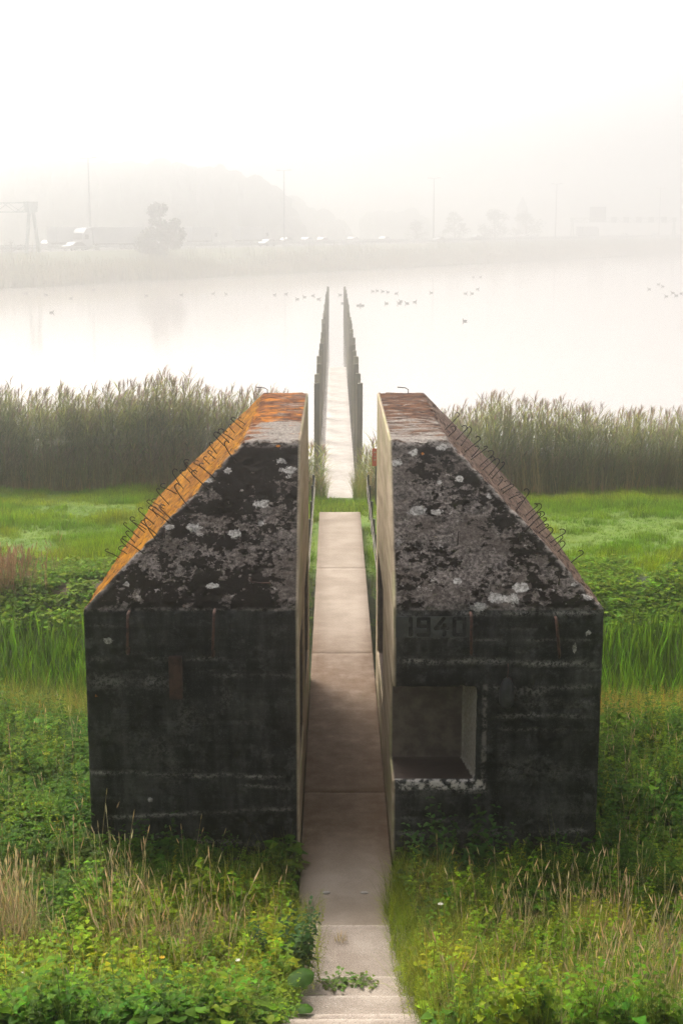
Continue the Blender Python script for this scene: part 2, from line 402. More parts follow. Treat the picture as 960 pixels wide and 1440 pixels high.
# ------------------------------------------------------------------ bunker halves
Y0, YT, YB, ZE, ZT = 14.55, 16.1, 20.8, 2.78, 4.36
VOX = .024
def make_half(left):
    s = -1 if left else 1
    xo, xt = (2.80, 1.17) if left else (2.71, 1.15)
    XI = .53 if left else .478
    bm = bmesh.new()
    pts = [(XI, Y0, -1.2), (xo, Y0, -1.2), (xo, Y0, ZE), (XI, Y0, ZE), (XI, YT, ZT), (xt, YT, ZT), (xt, YB, ZT), (XI, YB, ZT), (xo, YB, ZE), (xo, YB, -1.2), (XI, YB, -1.2)]
    v = [bm.verts.new((s * a, b, c)) for a, b, c in pts]
    for f in ((0, 1, 2, 3), (3, 2, 5, 4), (4, 5, 6, 7), (5, 2, 8, 6), (1, 9, 8, 2), (7, 6, 8, 9, 10), (0, 3, 4, 7, 10), (0, 10, 9, 1)):
        bm.faces.new([v[i] for i in f])
    bmesh.ops.recalc_face_normals(bm, faces=bm.faces[:])
    me = bpy.data.meshes.new('b'); bm.to_mesh(me); bm.free()
    o = bpy.data.objects.new('b', me); col.objects.link(o)
    def cutter(x0, x1, y0, y1, z0, z1, splay=0):
        b2 = bmesh.new(); q = []
        for zz in (z0, z1):
            for (xx, yy) in ((x0, y0), (x1, y0), (x1 - splay, y1), (x0, y1)): q.append(b2.verts.new((s * xx, yy, zz)))
        for f in ((3, 2, 1, 0), (4, 5, 6, 7), (0, 1, 5, 4), (1, 2, 6, 5), (2, 3, 7, 6), (3, 0, 4, 7)): b2.faces.new([q[i] for i in f])
        bmesh.ops.recalc_face_normals(b2, faces=b2.faces[:])
        m2 = bpy.data.meshes.new('c'); b2.to_mesh(m2); b2.free()
        oc = bpy.data.objects.new('c', m2); col.objects.link(oc); return oc
    cs = [cutter(.3, 2.1, 17.75, 20.15, .60, 2.15)]
    if left: cs.append(cutter(.3, 1.9, 15.15, 17.0, .62, 2.2))
    else: cs.append(cutter(.3, 1.46, 14.0, 15.2, NZ0, NZ1, .16))
    for c in cs:
        b = o.modifiers.new('b', 'BOOLEAN'); b.operation = 'DIFFERENCE'; b.object = c; b.solver = 'EXACT'
    r = o.modifiers.new('r', 'REMESH'); r.mode = 'VOXEL'; r.voxel_size = VOX; r.use_smooth_shade = True
    dg = bpy.context.evaluated_depsgraph_get()
    me2 = bpy.data.meshes.new_from_object(o.evaluated_get(dg))
    for c in cs + [o]: bpy.data.objects.remove(c)
    n = len(me2.vertices); P = np.empty(n * 3, np.float32); me2.vertices.foreach_get('co', P); P = P.reshape(-1, 3).astype(float)
    N = np.empty(n * 3, np.float32); me2.vertex_normals.foreach_get('vector', N); N = N.reshape(-1, 3).astype(float)
    x, y, z = np.abs(P[:, 0]), P[:, 1], P[:, 2]
    tol = .03
    slope_z = ZE + (y - Y0) * (ZT - ZE) / (YT - Y0)
    side_z = ZE + (xo - x) * (ZT - ZE) / (xo - xt)
    top = (z > ZT - tol * .8).astype(float)
    slope = ((np.abs(z - slope_z) < tol * 1.3) & (z > ZE - .015) & (slope_z < side_z + .02)).astype(float) * (1 - top)
    side = ((np.abs(z - side_z) < tol * 1.3) & (z > ZE - .015)).astype(float) * (1 - slope) * (1 - top)
    cut = (x < XI + .02).astype(float)
    front = (y < Y0 + .03) & (z < ZE + .02)
    back = y > YB - .03; outer = x > xo - .03
    inside = ((slope + side + top + cut == 0) & ~front & ~back & ~outer & (z > -1.1)).astype(float)
    top *= 1 - cut; slope *= 1 - cut; side *= 1 - cut
    # ---- worn surface
    d = (fbm(x * 5, y * 5, z * 5, 4) - .5) * .022
    chip = np.clip(fbm(x * 9 + 40, y * 9, z * 9, 3) - .60, 0, 1) * .12
    edge_d = np.minimum.reduce([np.hypot(y - Y0, z - ZE) + 9 * (~((y < Y0 + .3) & (z > ZE - .3))),
                                np.hypot(y - YT, z - ZT), np.hypot(x - xo, y - Y0) + .05, np.hypot(x - xt, z - ZT), np.hypot(x - xo, z - ZE), np.hypot(z - side_z, slope_z - side_z) + (z < ZE) * 9])
    nearE = np.clip(1 - edge_d / .09, 0, 1)
    d = d - chip - nearE * np.clip(fbm(x * 7, y * 7 + 7, z * 7, 4) - .45, 0, 1) * .14
    # horizontal shuttering seams on the wall
    bz = np.array([.15, .42, .68, .98, 1.27, 1.52, 1.80, 2.10, 2.30, 2.56])
    wob = z + (fbm(x * 1.2, z * .6, o=2) - .5) * .04
    seam = np.exp(-(np.min(np.abs(wob[:, None] - bz), 1) / .016) ** 2) * front
    stepb = np.interp(wob, np.repeat(bz, 2) + np.tile([-.004, .004], 10), np.repeat(rng.uniform(-.008, .008, 11), 2)[1:-1])
    d = d - seam * .008 + stepb * .35 * front
    d = d * (1 - cut) * np.where(inside > 0, .6, 1)
    N2 = N.copy(); fr = front & (x > xo - .06) & (z < ZE - .03); N2[fr] = (0, -1, 0); sd_ = outer & ~front & (z < ZE - .03); d = np.where(sd_, d * .25, d)
    P2 = P + N2 * d[:, None]
    me2.vertices.foreach_set('co', P2.astype(np.float32).ravel())
    # ---- painted fields
    q = P[:, 0]
    spot = np.full(n, -1.0); ospot = np.full(n, -1.0)
    pl_slope = ((0, Y0, ZE), (0, -(ZT - ZE), (YT - Y0)))
    for (px, py, rx, ry, kind) in SPOTS_L if left else SPOTS_R:
        on = py < 858
        c = at_plane(px, py, *pl_slope) if on else at_y(px, py, Y0)
        sx = rx * .0078; sz = ry * .0078 * (.75 if on else 1.03)
        e = 1 - np.hypot((q - c.x) / sx, (z - c.z) / sz)
        e = np.where((np.abs(y - c.y) < .5), e, -1) * 1.0
        if kind == 'o': ospot = np.maximum(ospot, e)
        else: spot = np.maximum(spot, e)
    chalk = np.zeros(n)
    for (xa, ya, xb, yb, wpx, stg) in CHALK_L if left else CHALK_R:
        a, b = at_y(xa, ya, Y0), at_y(xb, yb, Y0)
        t = np.clip((q - a.x) / (b.x - a.x), 0, 1); zl = a.z + (b.z - a.z) * t + (fbm(q * 3, q * 0 + ya, o=3) - .5) * .05
        fade = np.clip((q - a.x) / .12, 0, 1) * np.clip((b.x - q) / .12, 0, 1)
        chalk = np.maximum(chalk, stg * fade * np.exp(-((z - zl) / (wpx * .0078)) ** 2))
    nbreak = fbm(q * 1.7 + 50, z * 2, o=3)
    chalk = np.maximum(chalk * np.clip(.35 + 2.2 * (fbm(q * 4 + 9, z * 4, o=3) - .38), .15, 1), seam * np.clip((nbreak - .58) * 2, 0, .2))
    moss = (fbm(q * .9 + 12, z * .9, o=2) - .5) * .5
    if left:
        h = np.clip((ZT - z) / (ZT - ZE), 0, 1)
        moss = moss * .45 + .026 + .04 * np.exp(-((q + 1.5) / .8) ** 2) * np.clip(h * 1.5, 0, 1) + .04 * np.exp(-((h - .08) / .07) ** 2)
    else:
        h = np.clip((ZT - z) / (ZT - ZE), 0, 1)
        moss = moss * .5 - .018 + .05 * np.exp(-((q - .7) / .35) ** 2) * (h > .65) + .05 * np.exp(-((h - .3) / .1) ** 2) * (q < 1.0)
    tmoss = np.where(y > 17.6, .08, -.10) if left else np.where(y > 18.0, .09, .02 - .08 * (y < 16.7))
    moss = np.where(top > 0, tmoss + (.12 * np.clip((np.abs(q) - .85) / .3, 0, 1) if left else 0), moss)
    edge = np.clip(1 - np.abs(np.hypot(y - YT, z - ZT)) / .13, 0, 1) + np.clip(1 - np.hypot(z - side_z, slope_z - side_z) / .10, 0, 1) * (z > ZE - .05) * (.35 if left else 1) * (1 - top)
    edge = np.maximum(edge * (z > ZE - .1), np.clip(1 - np.hypot(y - Y0, z - ZE) / .03, 0, 1) * .5)
    if not left:
        rim = (np.abs(z - NZ0 + .045) < .06) & (x < 1.50) & (y < Y0 + .05)
        rim2 = (np.abs(x - 1.465) < .02) & (z > NZ0 - .05) & (z < NZ1 + .02) & (y < Y0 + .05)
        edge = np.maximum(edge, rim * 1.0); edge = np.maximum(edge, rim2 * .5)
        lit_wall = (x > 1.27) & (N[:, 0] < -.5) & (y < 15.3) & (z > NZ0 - .02) & (z < NZ1 + .02) & (inside > 0)
    if left: lit_wall = np.zeros(n); rim = lit_wall
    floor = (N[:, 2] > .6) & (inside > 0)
    for k_, v_ in dict(rim=rim, lit_wall=lit_wall, floor=floor, slope=slope, side=side, top=top, cut=cut, inside=inside, spot=spot, ospot=ospot, chalk=np.clip(chalk, 0, 1), moss=moss, edge=np.clip(edge, 0, 1)).items(): add_attr(me2, k_, v_)
    return me2
NZ0 = at_y(600, 1097, Y0).z; NZ1 = at_y(600, 966, Y0).z
SPOTS_L = [(272, 742, 15, 9, 'w'), (369, 708, 16, 11, 'w'), (331, 751, 15, 10, 'w'), (294, 676, 9, 7, 'w'), (320, 662, 8, 8, 'w'), (405, 662, 16, 12, 'w'),
           (395, 648, 10, 7, 'w'), (238, 742, 8, 7, 'w'), (298, 824, 13, 7, 'w'), (367, 735, 8, 9, 'w'), (152, 901, 8, 7, 'w'), (178, 822, 7, 5, 'w'),
           (391, 627, 6, 4, 'o'), (136, 979, 4, 4, 'o'), (212, 1125, 5, 5, 'w')]
SPOTS_R = [(582, 636, 9, 8, 'w'), (646, 673, 9, 9, 'w'), (617, 678, 6, 6, 'w'), (586, 718, 17, 13, 'w'), (613, 720, 12, 7, 'w'), (558, 650, 10, 9, 'w'), (622, 628, 14, 9, 'w'), (687, 698, 6, 7, 'w'),
           (643, 818, 8, 7, 'w'), (732, 826, 14, 11, 'w'), (697, 841, 15, 11, 'w'), (719, 842, 15, 11, 'w'), (672, 854, 17, 12, 'w'), (824, 839, 9, 7, 'w'), (805, 822, 6, 5, 'w'),
           (594, 638, 4, 4, 'o'), (836, 856, 5, 3, 'o'), (808, 912, 5, 13, 'w'), (826, 890, 5, 6, 'w')]
CHALK_L = [(118, 955, 245, 960, 9, 1.0), (200, 962, 250, 955, 2.5, .9), (118, 1086, 415, 1094, 2.5, 1.0), (150, 1150, 420, 1136, 2.5, 1.0), (200, 925, 340, 928, 2, .6), (290, 948, 415, 952, 2, .6), (240, 1010, 300, 1012, 20, .35),
           (150, 1010, 260, 1090, 30, .25), (330, 1105, 418, 1108, 2, .6), (240, 1180, 415, 1188, 3, .7), (118, 880, 180, 880, 2, .6), (118, 928, 160, 928, 2, .5), (300, 980, 330, 985, 20, .4), (365, 1050, 400, 1120, 12, .3)]
CHALK_R = [(552, 930, 845, 934, 3.5, .95), (552, 932, 570, 934, 8, 1), (685, 1006, 845, 1008, 3, 1.0), (680, 968, 845, 968, 3, .8), (552, 898, 845, 900, 1.6, .5), (690, 972, 780, 974, 6, .6), (552, 1172, 830, 1168, 3.5, .9),
           (560, 1152, 650, 1156, 3, .7), (640, 1170, 730, 1170, 7, 1.0), (552, 1110, 690, 1112, 5, .8), (690, 990, 845, 990, 10, .35), (690, 1025, 845, 1027, 2, .6), (690, 1080, 845, 1090, 14, .22), (552, 863, 850, 862, 3, .9), (720, 1130, 840, 1135, 20, .2)]

bL = empty('bunker_half', (-1.65, Y0, 0), label='bunker half with bright orange lichen on its side slope, black moss on its front', cat='bunker', group='halves of the sawn bunker')
bR = empty('bunker_half', (1.6, Y0, 0), label='bunker half with square recess in its front and year 1940 in relief', cat='bunker', group='halves of the sawn bunker')
def child(o, p):
    o.parent = p; o.matrix_parent_inverse = Matrix.Translation(-Vector(p.location)); return o
meL, meR = make_half(True), make_half(False)
meL.materials.clear(); meR.materials.clear()
M_CL, M_CR = concrete_mat(True), concrete_mat(False)
child(link_mesh('concrete_body', meL, M_CL), bL); child(link_mesh('concrete_body', meR, M_CR), bR)

# year panel pressed into the wall
def year_panel():
    a, b = at_y(556.5, 867, Y0), at_y(662, 896, Y0)
    W_, H_ = b.x - a.x, a.z - b.z
    nu, nv = 200, 66
    u, v = np.meshgrid(np.linspace(0, W_, nu), np.linspace(0, H_, nv))
    dep = np.zeros_like(u)
    k = W_ / 105.5; t = .017
    def seg(x0, y0, x1, y1):
        x0 += 9.5; x1 += 9.5
        ax, ay, bx, by = x0 * k, H_ - y0 * k * 1.02, x1 * k, H_ - y1 * k * 1.02
        dx, dy = bx - ax, by - ay; L2 = dx * dx + dy * dy
        s_ = np.clip(((u - ax) * dx + (v - ay) * dy) / L2, 0, 1)
        dd = np.hypot(u - ax - s_ * dx, v - ay - s_ * dy)
        np.maximum(dep, np.clip((t * 1.3 - dd) / .005, 0, 1), out=dep)
    seg(11, 3, 11, 26)
    for a_ in ((22, 3, 36, 3), (22, 3, 22, 14), (22, 14, 36, 14), (36, 3, 36, 26), (22, 26, 36, 26)): seg(*a_)
    for a_ in ((57, 3, 46, 17), (46, 17, 62, 17), (58, 12, 58, 26)): seg(*a_)
    for a_ in ((72, 3, 86, 3), (86, 3, 86, 26), (86, 26, 72, 26), (72, 26, 72, 3)): seg(*a_)
    y = Y0 - .016 + dep * .06 + (fbm(u * 20, v * 20, o=3) - .5) * .008
    V = np.stack([a.x + u, y, b.z + v], -1).reshape(-1, 3)
    I = np.arange(nu * nv).reshape(nv, nu)
    F = np.stack([I[:-1, :-1], I[:-1, 1:], I[1:, 1:], I[1:, :-1]], -1).reshape(-1, 4)
    ring = np.concatenate([I[0, :], I[1:, -1], I[-1, ::-1][1:], I[::-1, 0][1:-1]])
    low = V[ring].copy(); low[:, 1] = Y0 + .03
    q = np.arange(len(ring)); q2 = (q + 1) % len(ring); o_ = len(V)
    F = np.concatenate([F, np.stack([ring[q2], ring[q], o_ + q, o_ + q2], -1)])
    return np_mesh('inscription', np.concatenate([V, low]), F, smooth=True)
m = NM('panel_concrete')
pn = m.noise(30, 6, .7)
M_PANEL = m.done(m.mix(m.ramp(m.noise(5, 6, .7), .4, .7), (.042, .043, .041), (.085, .086, .082)), .9, pn, .4, .01, .15)
child(link_mesh('inscription', year_panel(), M_PANEL, label='recessed year 1940 on a dark panel'), bR)

# rebar hooks on the side slopes
def hook_pts(base, nrm, upv, L, r, lean):
    d = (nrm + lean).normalized(); p = [base - nrm * .05, base + d * L * .5, base + d * L]
    c = base + d * L + upv * r
    for a in (40, 80, 120, 165): p.append(c - upv * r * math.cos(R(a)) + d * r * math.sin(R(a)))
    e = p[-1]; p.append(e - d * r * .7)
    return p
def hooks(left, rows):
    s = -1 if left else 1
    xo, xt = (2.80, 1.17) if left else (2.71, 1.15)
    n = Vector((s * (ZT - ZE), 0, xo - xt)).normalized(); upv = Vector((-s * (xo - xt), 0, ZT - ZE)).normalized()
    for (x0, y0, x1, y1, k, jit) in rows:
        for i in range(k):
            t = (i + random.uniform(-.25, .25)) / (k - 1)
            px, py = x0 + (x1 - x0) * t + random.uniform(-jit, jit), y0 + (y1 - y0) * t + random.uniform(-jit, jit) * .5
            b = at_plane(px, py, (s * xo, 0, ZE), n)
            if random.random() < .1 or b.z < ZE + .03 or b.z > ZT - .02 or b.y > YB - .06 or b.y < Y0 + .1: continue
            lean = Vector((random.uniform(-.3, .3), random.uniform(-.5, .3), random.uniform(-.3, .3)))
            mb = MB().tube(hook_pts(b, n, upv * random.choice((1, 1, .8)), random.uniform(.09, .25), random.uniform(.018, .036), lean), .0062, 6)
            child(mb.build('rebar_hook', M_REBAR, smooth=True), bL if left else bR)
hooks(True, [(163, 792, 378, 560, 34, 4), (200, 775, 350, 625, 13, 9)])
hooks(False, [(604, 580, 797, 790, 32, 4), (620, 635, 755, 765, 14, 7)])
# loose rods on the top edge
for (px, py, hb) in ((378, 548, bL), (573, 551, bR)):
    b = at_z(px, py, ZT); b.y = min(b.y, YB - .1)
    child(MB().tube([b - Vector((0, 0, .05)), b + Vector((.0, 0, .05)), b + Vector((-.04, .01, .075)), b + Vector((-.16, .02, .085))], .007, 6).build('rebar_stub', M_REBAR, smooth=True), hb)
# short upright stubs and a staple on the front slopes
sl_n = (0, -(ZT - ZE), (YT - Y0))
for (px, py, L, hb) in ((232, 757, .10, bL), (316, 757, .11, bL), (672, 705, .13, bR), (643, 765, .14, bR), (728, 764, .12, bR), (785, 822, .1, bR)):
    b = at_plane(px, py, (0, Y0, ZE), sl_n)
    child(MB().tube([b + Vector((0, .03, -.05)), b + Vector((0, -.02, .03)), b + Vector((.004, -.01, L))], .007, 6).build('rebar_stub', M_REBAR, smooth=True), hb)
b = at_plane(366, 822, (0, Y0, ZE), sl_n); n_ = Vector(sl_n).normalized() * .035
child(MB().tube([b + Vector((-.10, 0, .06)) - n_, b + Vector((-.10, 0, .05)) + n_, b + Vector((-.09, 0, .01)) + n_, b + Vector((0, 0, 0)) + n_, b + Vector((.10, 0, .0)) + n_, b + Vector((.11, 0, 0)) - n_], .008, 6).build('iron_staple', M_RUST, smooth=True), bL)
# hanging rods
for (xa, ya, xb, yb, hb) in ((180, 866, 179, 917, bL), (301, 864, 299, 921, bL), (662.5, 868, 662, 918, bR), (782, 873, 786, 922, bR)):
    a, b = at_y(xa, ya, Y0 - .09), at_y(xb, yb, Y0 - .09)
    mb = MB().tube([a + Vector((0, .14, .02)), a + Vector((0, .02, .012)), a, a * .5 + b * .5, b, b + Vector((.004, .035, -.03)), b + Vector((.008, .06, -.005)), b + Vector((.008, .065, .03))], .0165, 8)
    child(mb.build('hanging_rod', M_RUST, smooth=True), hb)
a, b = at_y(237, 924, Y0 - .05), at_y(257, 983, Y0 - .05)
mb = MB().box(((a.x + b.x) / 2, Y0 - .02, (a.z + b.z) / 2), (b.x - a.x, .10, a.z - b.z), bev=.008)
for zz in (.15, -.15): mb.ball(((a.x + b.x) / 2, Y0 - .072, (a.z + b.z) / 2 + zz), .012, sub=2)
child(mb.build('iron_plate', M_PLATE), bL)
c = at_y(712, 975, Y0 - .12)
mb = MB()
pr = [(.17, .02), (.15, .045), (.11, .062), (.04, .078), (-.06, .084), (-.12, .075), (-.16, .05), (-.175, .015)]
mb.tube([c + Vector((0, (.17 - p[0]) * .05, p[0])) for p in pr], [p[1] for p in pr], 14)
child(mb.build('iron_bulb', M_LAMP, smooth=True), bR)
mb = MB().tube([c + Vector((.02, .14, .30)), c + Vector((.015, .03, .25)), c + Vector((0, 0, .16))], .006, 6).tube([c + Vector((.03, .16, .12)), c + Vector((.045, .06, .14)), c + Vector((.03, 0, .15))], .012, 6)
child(mb.build('bracket', M_RUST, smooth=True), bR)

# ------------------------------------------------------------------ foliage builder
GOLD = 2.399963
class Fol:
    def __init__(s): s.V, s.F, s.C, s.o = [], [], [], 0
    def add(s, proto, pos, rot=None, scl=None, cm=None, tilt=None):
        V, F, C = proto; pos = np.asarray(pos, float); n = len(pos)
        if n == 0: return
        rot = rng.uniform(0, 2 * np.pi, n) if rot is None else rot
        scl = np.ones(n) if scl is None else scl
        cm = np.ones((n, 3)) if cm is None else cm
        c, sn = np.cos(rot)[:, None], np.sin(rot)[:, None]
        x, y, z = V[:, 0][None] * scl[:, None], V[:, 1][None] * scl[:, None], V[:, 2][None] * scl[:, None]
        W = np.stack([x * c - y * sn, x * sn + y * c, z + 0 * c], -1)
        if tilt is not None: W[:, :, 0] += W[:, :, 2] * tilt[:, :1]; W[:, :, 1] += W[:, :, 2] * tilt[:, 1:]
        W += pos[:, None, :]
        s.V.append(W.reshape(-1, 3)); s.C.append((C[None] * cm[:, None, :]).reshape(-1, 3))
        s.F.append((F[None] + (s.o + np.arange(n) * len(V))[:, None, None]).reshape(-1, 4)); s.o += n * len(V)
    def build(s, name, mat, parent=None, **k):
        me = np_mesh(name, np.concatenate(s.V), np.concatenate(s.F), np.concatenate(s.C), smooth=True)
        return link_mesh(name, me, mat, parent, **k)
class P:
    """one plant prototype"""
    def __init__(s): s.V, s.F, s.C, s.n = [], [], [], 0
    def put(s, v, f, c):
        v = np.asarray(v, float); s.V.append(v); s.F.append(np.asarray(f) + s.n)
        s.C.append(np.tile(np.asarray(c, float), (len(v), 1)) if np.ndim(c) == 1 else np.asarray(c)); s.n += len(v)
    def strip(s, pts, widths, side, c, c2=None):
        pts = np.asarray(pts, float); side = np.asarray(side, float); side = side / np.linalg.norm(side)
        w = np.asarray(widths)[:, None] / 2
        v = np.concatenate([pts - side * w, pts + side * w]); k = len(pts); i = np.arange(k - 1)
        f = np.stack([i, i + k, i + k + 1, i + 1], -1)
        if c2 is not None:
            t = np.linspace(0, 1, k)[:, None]; cc = np.asarray(c) * (1 - t) + np.asarray(c2) * t; cc = np.concatenate([cc, cc])
        else: cc = c
        s.put(v, f, cc)
    def blade(s, base, az, L, w, lean, bend, c, c2=None, seg=4, wprof=None):
        t = np.linspace(0, 1, seg + 1); a = lean + bend * t ** 1.5
        dl = L / seg; d = np.stack([np.cos(az) * np.sin(a), np.sin(az) * np.sin(a), np.cos(a)], -1)
        pts = np.asarray(base) + np.concatenate([[np.zeros(3)], np.cumsum(d[:-1] * dl, 0)])
        wp = w * (1 - t) ** .7 if wprof is None else w * np.interp(t, *wprof)
        s.strip(pts, np.maximum(wp, .0006), (-np.sin(az), np.cos(az), 0), c, c2); return pts
    def leaf(s, base, az, pitch, L, W, c, droop=.25, fold=.18):
        d = np.array([np.cos(az), np.sin(az), 0]); sd = np.array([-np.sin(az), np.cos(az), 0]); up = np.array([0, 0, 1.0])
        d1 = d * np.cos(pitch) + up * np.sin(pitch); u1 = up * np.cos(pitch) - d * np.sin(pitch)
        p2 = pitch - droop * 2.2; d2 = d * np.cos(p2) + up * np.sin(p2)
        b = np.asarray(base); m_ = b + d1 * L * .45; t = m_ + d2 * L * .55
        l_ = m_ + sd * W / 2 + u1 * fold * W - d1 * .06 * L; r_ = m_ - sd * W / 2 + u1 * fold * W - d1 * .06 * L
        l2 = m_ + d2 * L * .25 + sd * W * .36 + u1 * fold * W * .5; r2 = m_ + d2 * L * .25 - sd * W * .36 + u1 * fold * W * .5
        m2 = m_ + d2 * L * .25
        cc = np.tile(np.asarray(c, float), (8, 1)); cc[[0, 1, 2, 7]] *= .88
        s.put([b, m_, t, l_, r_, l2, r2, m2], [[0, 1, 3, 0], [0, 4, 1, 0]][:0] or [[1, 7, 5, 3], [7, 1, 4, 6]], cc) if False else s.put(
            [b, m_, t, l_, r_, l2, r2, m2], [[0, 1, 7, 3], [3, 7, 2, 5], [0, 4, 7, 1], [4, 6, 2, 7]], cc)
    def done(s): return np.concatenate(s.V), np.concatenate(s.F), np.concatenate(s.C)

U = rng.uniform
def nettle(h=.55, nodes=7, L=.10, W=.06, c=(.055, .125, .006), stem=(.07, .10, .02)):
    p = P(); lean, az0 = U(0, .2), U(0, 6.3)
    pts = p.blade((0, 0, 0), az0, h, .007, lean, U(0, .25), stem, stem, 5); zt = np.linspace(0, 1, 6)
    for k in range(nodes):
        t = .22 + .78 * k / (nodes - 1); q = np.array([np.interp(t, zt, pts[:, i]) for i in range(3)])
        s_ = (1.15 - .65 * t) * U(.85, 1.15); a = az0 + k * 1.571 + U(-.4, .4)
        for e in (0, np.pi): p.leaf(q, a + e + U(-.3, .3), U(-.1, .5), L * s_, W * s_, np.array(c) * U(.75, 1.25) * np.array([U(.85, 1.3), 1, U(.8, 1.2)]), U(.1, .45))
    return p.done()
def broad(n=10, L=.135, W=.11, c=(.11, .20, .010), h=.2):
    p = P()
    for k in range(n):
        a = k * GOLD + U(-.3, .3); r = U(.02, .12); hh = h * U(.4, 1.2)
        tip = np.array([np.cos(a) * r, np.sin(a) * r, hh])
        p.strip([(0, 0, 0), tip * .6, tip], [.006, .005, .004], (-np.sin(a), np.cos(a), 0), (.10, .14, .04))
        p.leaf(tip, a, U(-.2, .5), L * U(.7, 1.2), W * U(.7, 1.2), np.array(c) * U(.7, 1.3) * np.array([U(.8, 1.3), 1, 1]), U(0, .35), U(.05, .25))
    return p.done()
def tuft(n=16, h=.35, w=.006, spread=.06, c=(.11, .18, .006), c2=(.21, .25, .02), lean=.5, bend=1.0, seg=3):
    p = P()
    for k in range(n):
        a = U(0, 6.283); cc = np.array(c) * U(.75, 1.25); c3 = np.array(c2) * U(.75, 1.25)
        p.blade((U(-spread, spread), U(-spread, spread), 0), a, h * U(.5, 1.15), w * U(.7, 1.3), U(0, lean), U(.1, bend), cc, c3, seg)
    return p.done()
def drystalk(h=.75, c=(.46, .37, .19), head=True, n=3):
    p = P()
    for k in range(n):
        a = U(0, 6.283); L = h * U(.7, 1.15); cc = np.array(c) * U(.7, 1.2) * np.array([1, U(.85, 1.05), U(.7, 1.1)])
        pts = p.blade((U(-.05, .05), U(-.05, .05), 0), a, L, .0055, U(0, .22), U(.05, .45), cc * .8, cc, 5, ([0, 1], [1, .5]))
        e = pts[-1]; d = pts[-1] - pts[-2]; d /= np.linalg.norm(d)
        if head:
            sd = np.array([-np.sin(a), np.cos(a), 0]); H_ = U(.08, .16)
            for s_ in (sd, np.cross(d, sd)):
                p.strip([e - d * H_ * .5, e - d * H_ * .2, e + d * H_ * .15, e + d * H_ * .5], [.003, U(.010, .016), .010, .002], s_, cc * 1.08)
        if U(0, 1) < .7: p.blade(pts[1], a + U(-2, 2), L * .35, .006, .5, 1.2, cc * .9, cc, 3)
    return p.done()
def iris(n=6, h=.95, w=.046):
    p = P()
    for k in range(n):
        a = U(0, 6.283); c = np.array((.065, .14, .007)) * U(.45, 1.6)
        p.blade((U(-.10, .10), U(-.10, .10), 0), a, h * U(.5, 1.15), w * U(.6, 1.2), U(0, .26), U(.0, .9), c * .8, c * np.array((1.15, 1.1, 1)), 4)
    return p.done()
def reed(h=2.7, dry=.0):
    p = P(); az0 = U(0, 6.283); g = np.array((.165, .195, .055)); st = np.array((.48, .30, .12)) * U(.7, 1.2)
    pts = p.blade((0, 0, 0), az0, h, .013, U(0, .05), U(.0, .16), st, np.array((.2, .19, .09)), 6, ([0, 1], [1, .5])); zt = np.linspace(0, 1, 7)
    nl = 19
    wind = .5
    for k in range(nl):
        t = .12 + .83 * k / (nl - 1) + U(-.02, .02); q = np.array([np.interp(t, zt, pts[:, i]) for i in range(3)])
        a = (wind + U(-1.1, 1.1)) if k % 2 else U(0, 6.283)
        c = g * U(.7, 1.35) * (np.array((1.25, 1.1, .8)) if t > .7 else 1)
        if t < .4 and U(0, 1) < .6: c = np.array((.30, .21, .11)) * U(.6, 1.2)
        p.blade(q, a, U(.42, .72) * (1 if t < .8 else .8), U(.022, .034), U(.45, 1.0), U(.7, 1.7), c, c * 1.15, 4, ([0, .3, 1], [.6, 1, .02]))
    e, d = pts[-1], pts[-1] - pts[-2]; d /= np.linalg.norm(d)
    if U(0, 1) < .75:
        c = np.array((.25, .165, .11)) * U(.7, 1.25)
        for k in range(12): p.blade(e - d * U(0, .14), wind + U(-.9, .9), U(.16, .32), .013, U(.2, .7), U(.6, 1.4), c, c * 1.1, 3, ([0, .4, 1], [.4, 1, .1]))
    return p.done()

def scatter(n, x0, x1, y0, y1, mask=None):
    x, y = U(x0, x1, n), U(y0, y1, n)
    k = np.ones(n, bool)
    k &= ~((np.abs(x) < .60) & (y < 34.5))
    k &= ~((x > -2.84) & (x < 2.76) & (y > 14.45) & (y < 20.85))
    if mask is not None: k &= mask(x, y)
    x, y = x[k], y[k]
    return np.stack([x, y, hz(x, y) - .01], -1)
def tintv(n, v=.25, warm=.2):
    v = min(v * 1.35, .6)
    return np.stack([1 + U(-warm, warm, n), np.ones(n), 1 + U(-warm, warm, n)], -1) * U(1 - v, 1 + v, n)[:, None]
def fol_off(f): return 0.0
def spread(fol, protos, pts, smin=.75, smax=1.25, v=.25, warm=.2, cm=None, tilt=.1, clumpy=False):
    k = rng.integers(0, len(protos), len(pts))
    for i, pr in enumerate(protos):
        q = pts[k == i]; n = len(q)
        c = tintv(n, v, warm) if cm is None else cm[k == i] * tintv(n, v, warm)
        sz = U(smin, smax, n)
        if clumpy:
            wx, wy = q[:, 0] + fol_off(fol), q[:, 1]
            hgt = np.clip((fbm(wx * 1.7 + 4, wy * 1.7, o=2) - .5) * 2.4, -.6, .8); sz = sz * (1 + .55 * hgt)
            hue = np.clip((fbm(wx * 1.1 + 60, wy * 1.3, o=3) - .5) * 3.2, -1, 1)[:, None]
            c = c * (1 + hue * np.array([[.42, .20, 0]]))
        fol.add(pr, q, None, sz, c, U(-tilt, tilt, (n, 2)))
NET = [nettle(U(.45, .7), 7) for _ in range(7)]
NET_S = [nettle(U(.25, .4), 5, .085, .05, (.10, .18, .006)) for _ in range(6)]
BRO = [broad() for _ in range(7)]
BRO_D = [broad(8, .14, .10, (.045, .10, .006), .28) for _ in range(6)]
NET_B = [nettle(U(.3, .5), 6, .12, .075, (.115, .20, .006)) for _ in range(6)]
FINE = [nettle(U(.35, .55), 12, .055, .016, (.17, .215, .006), (.14, .15, .02)) for _ in range(6)]
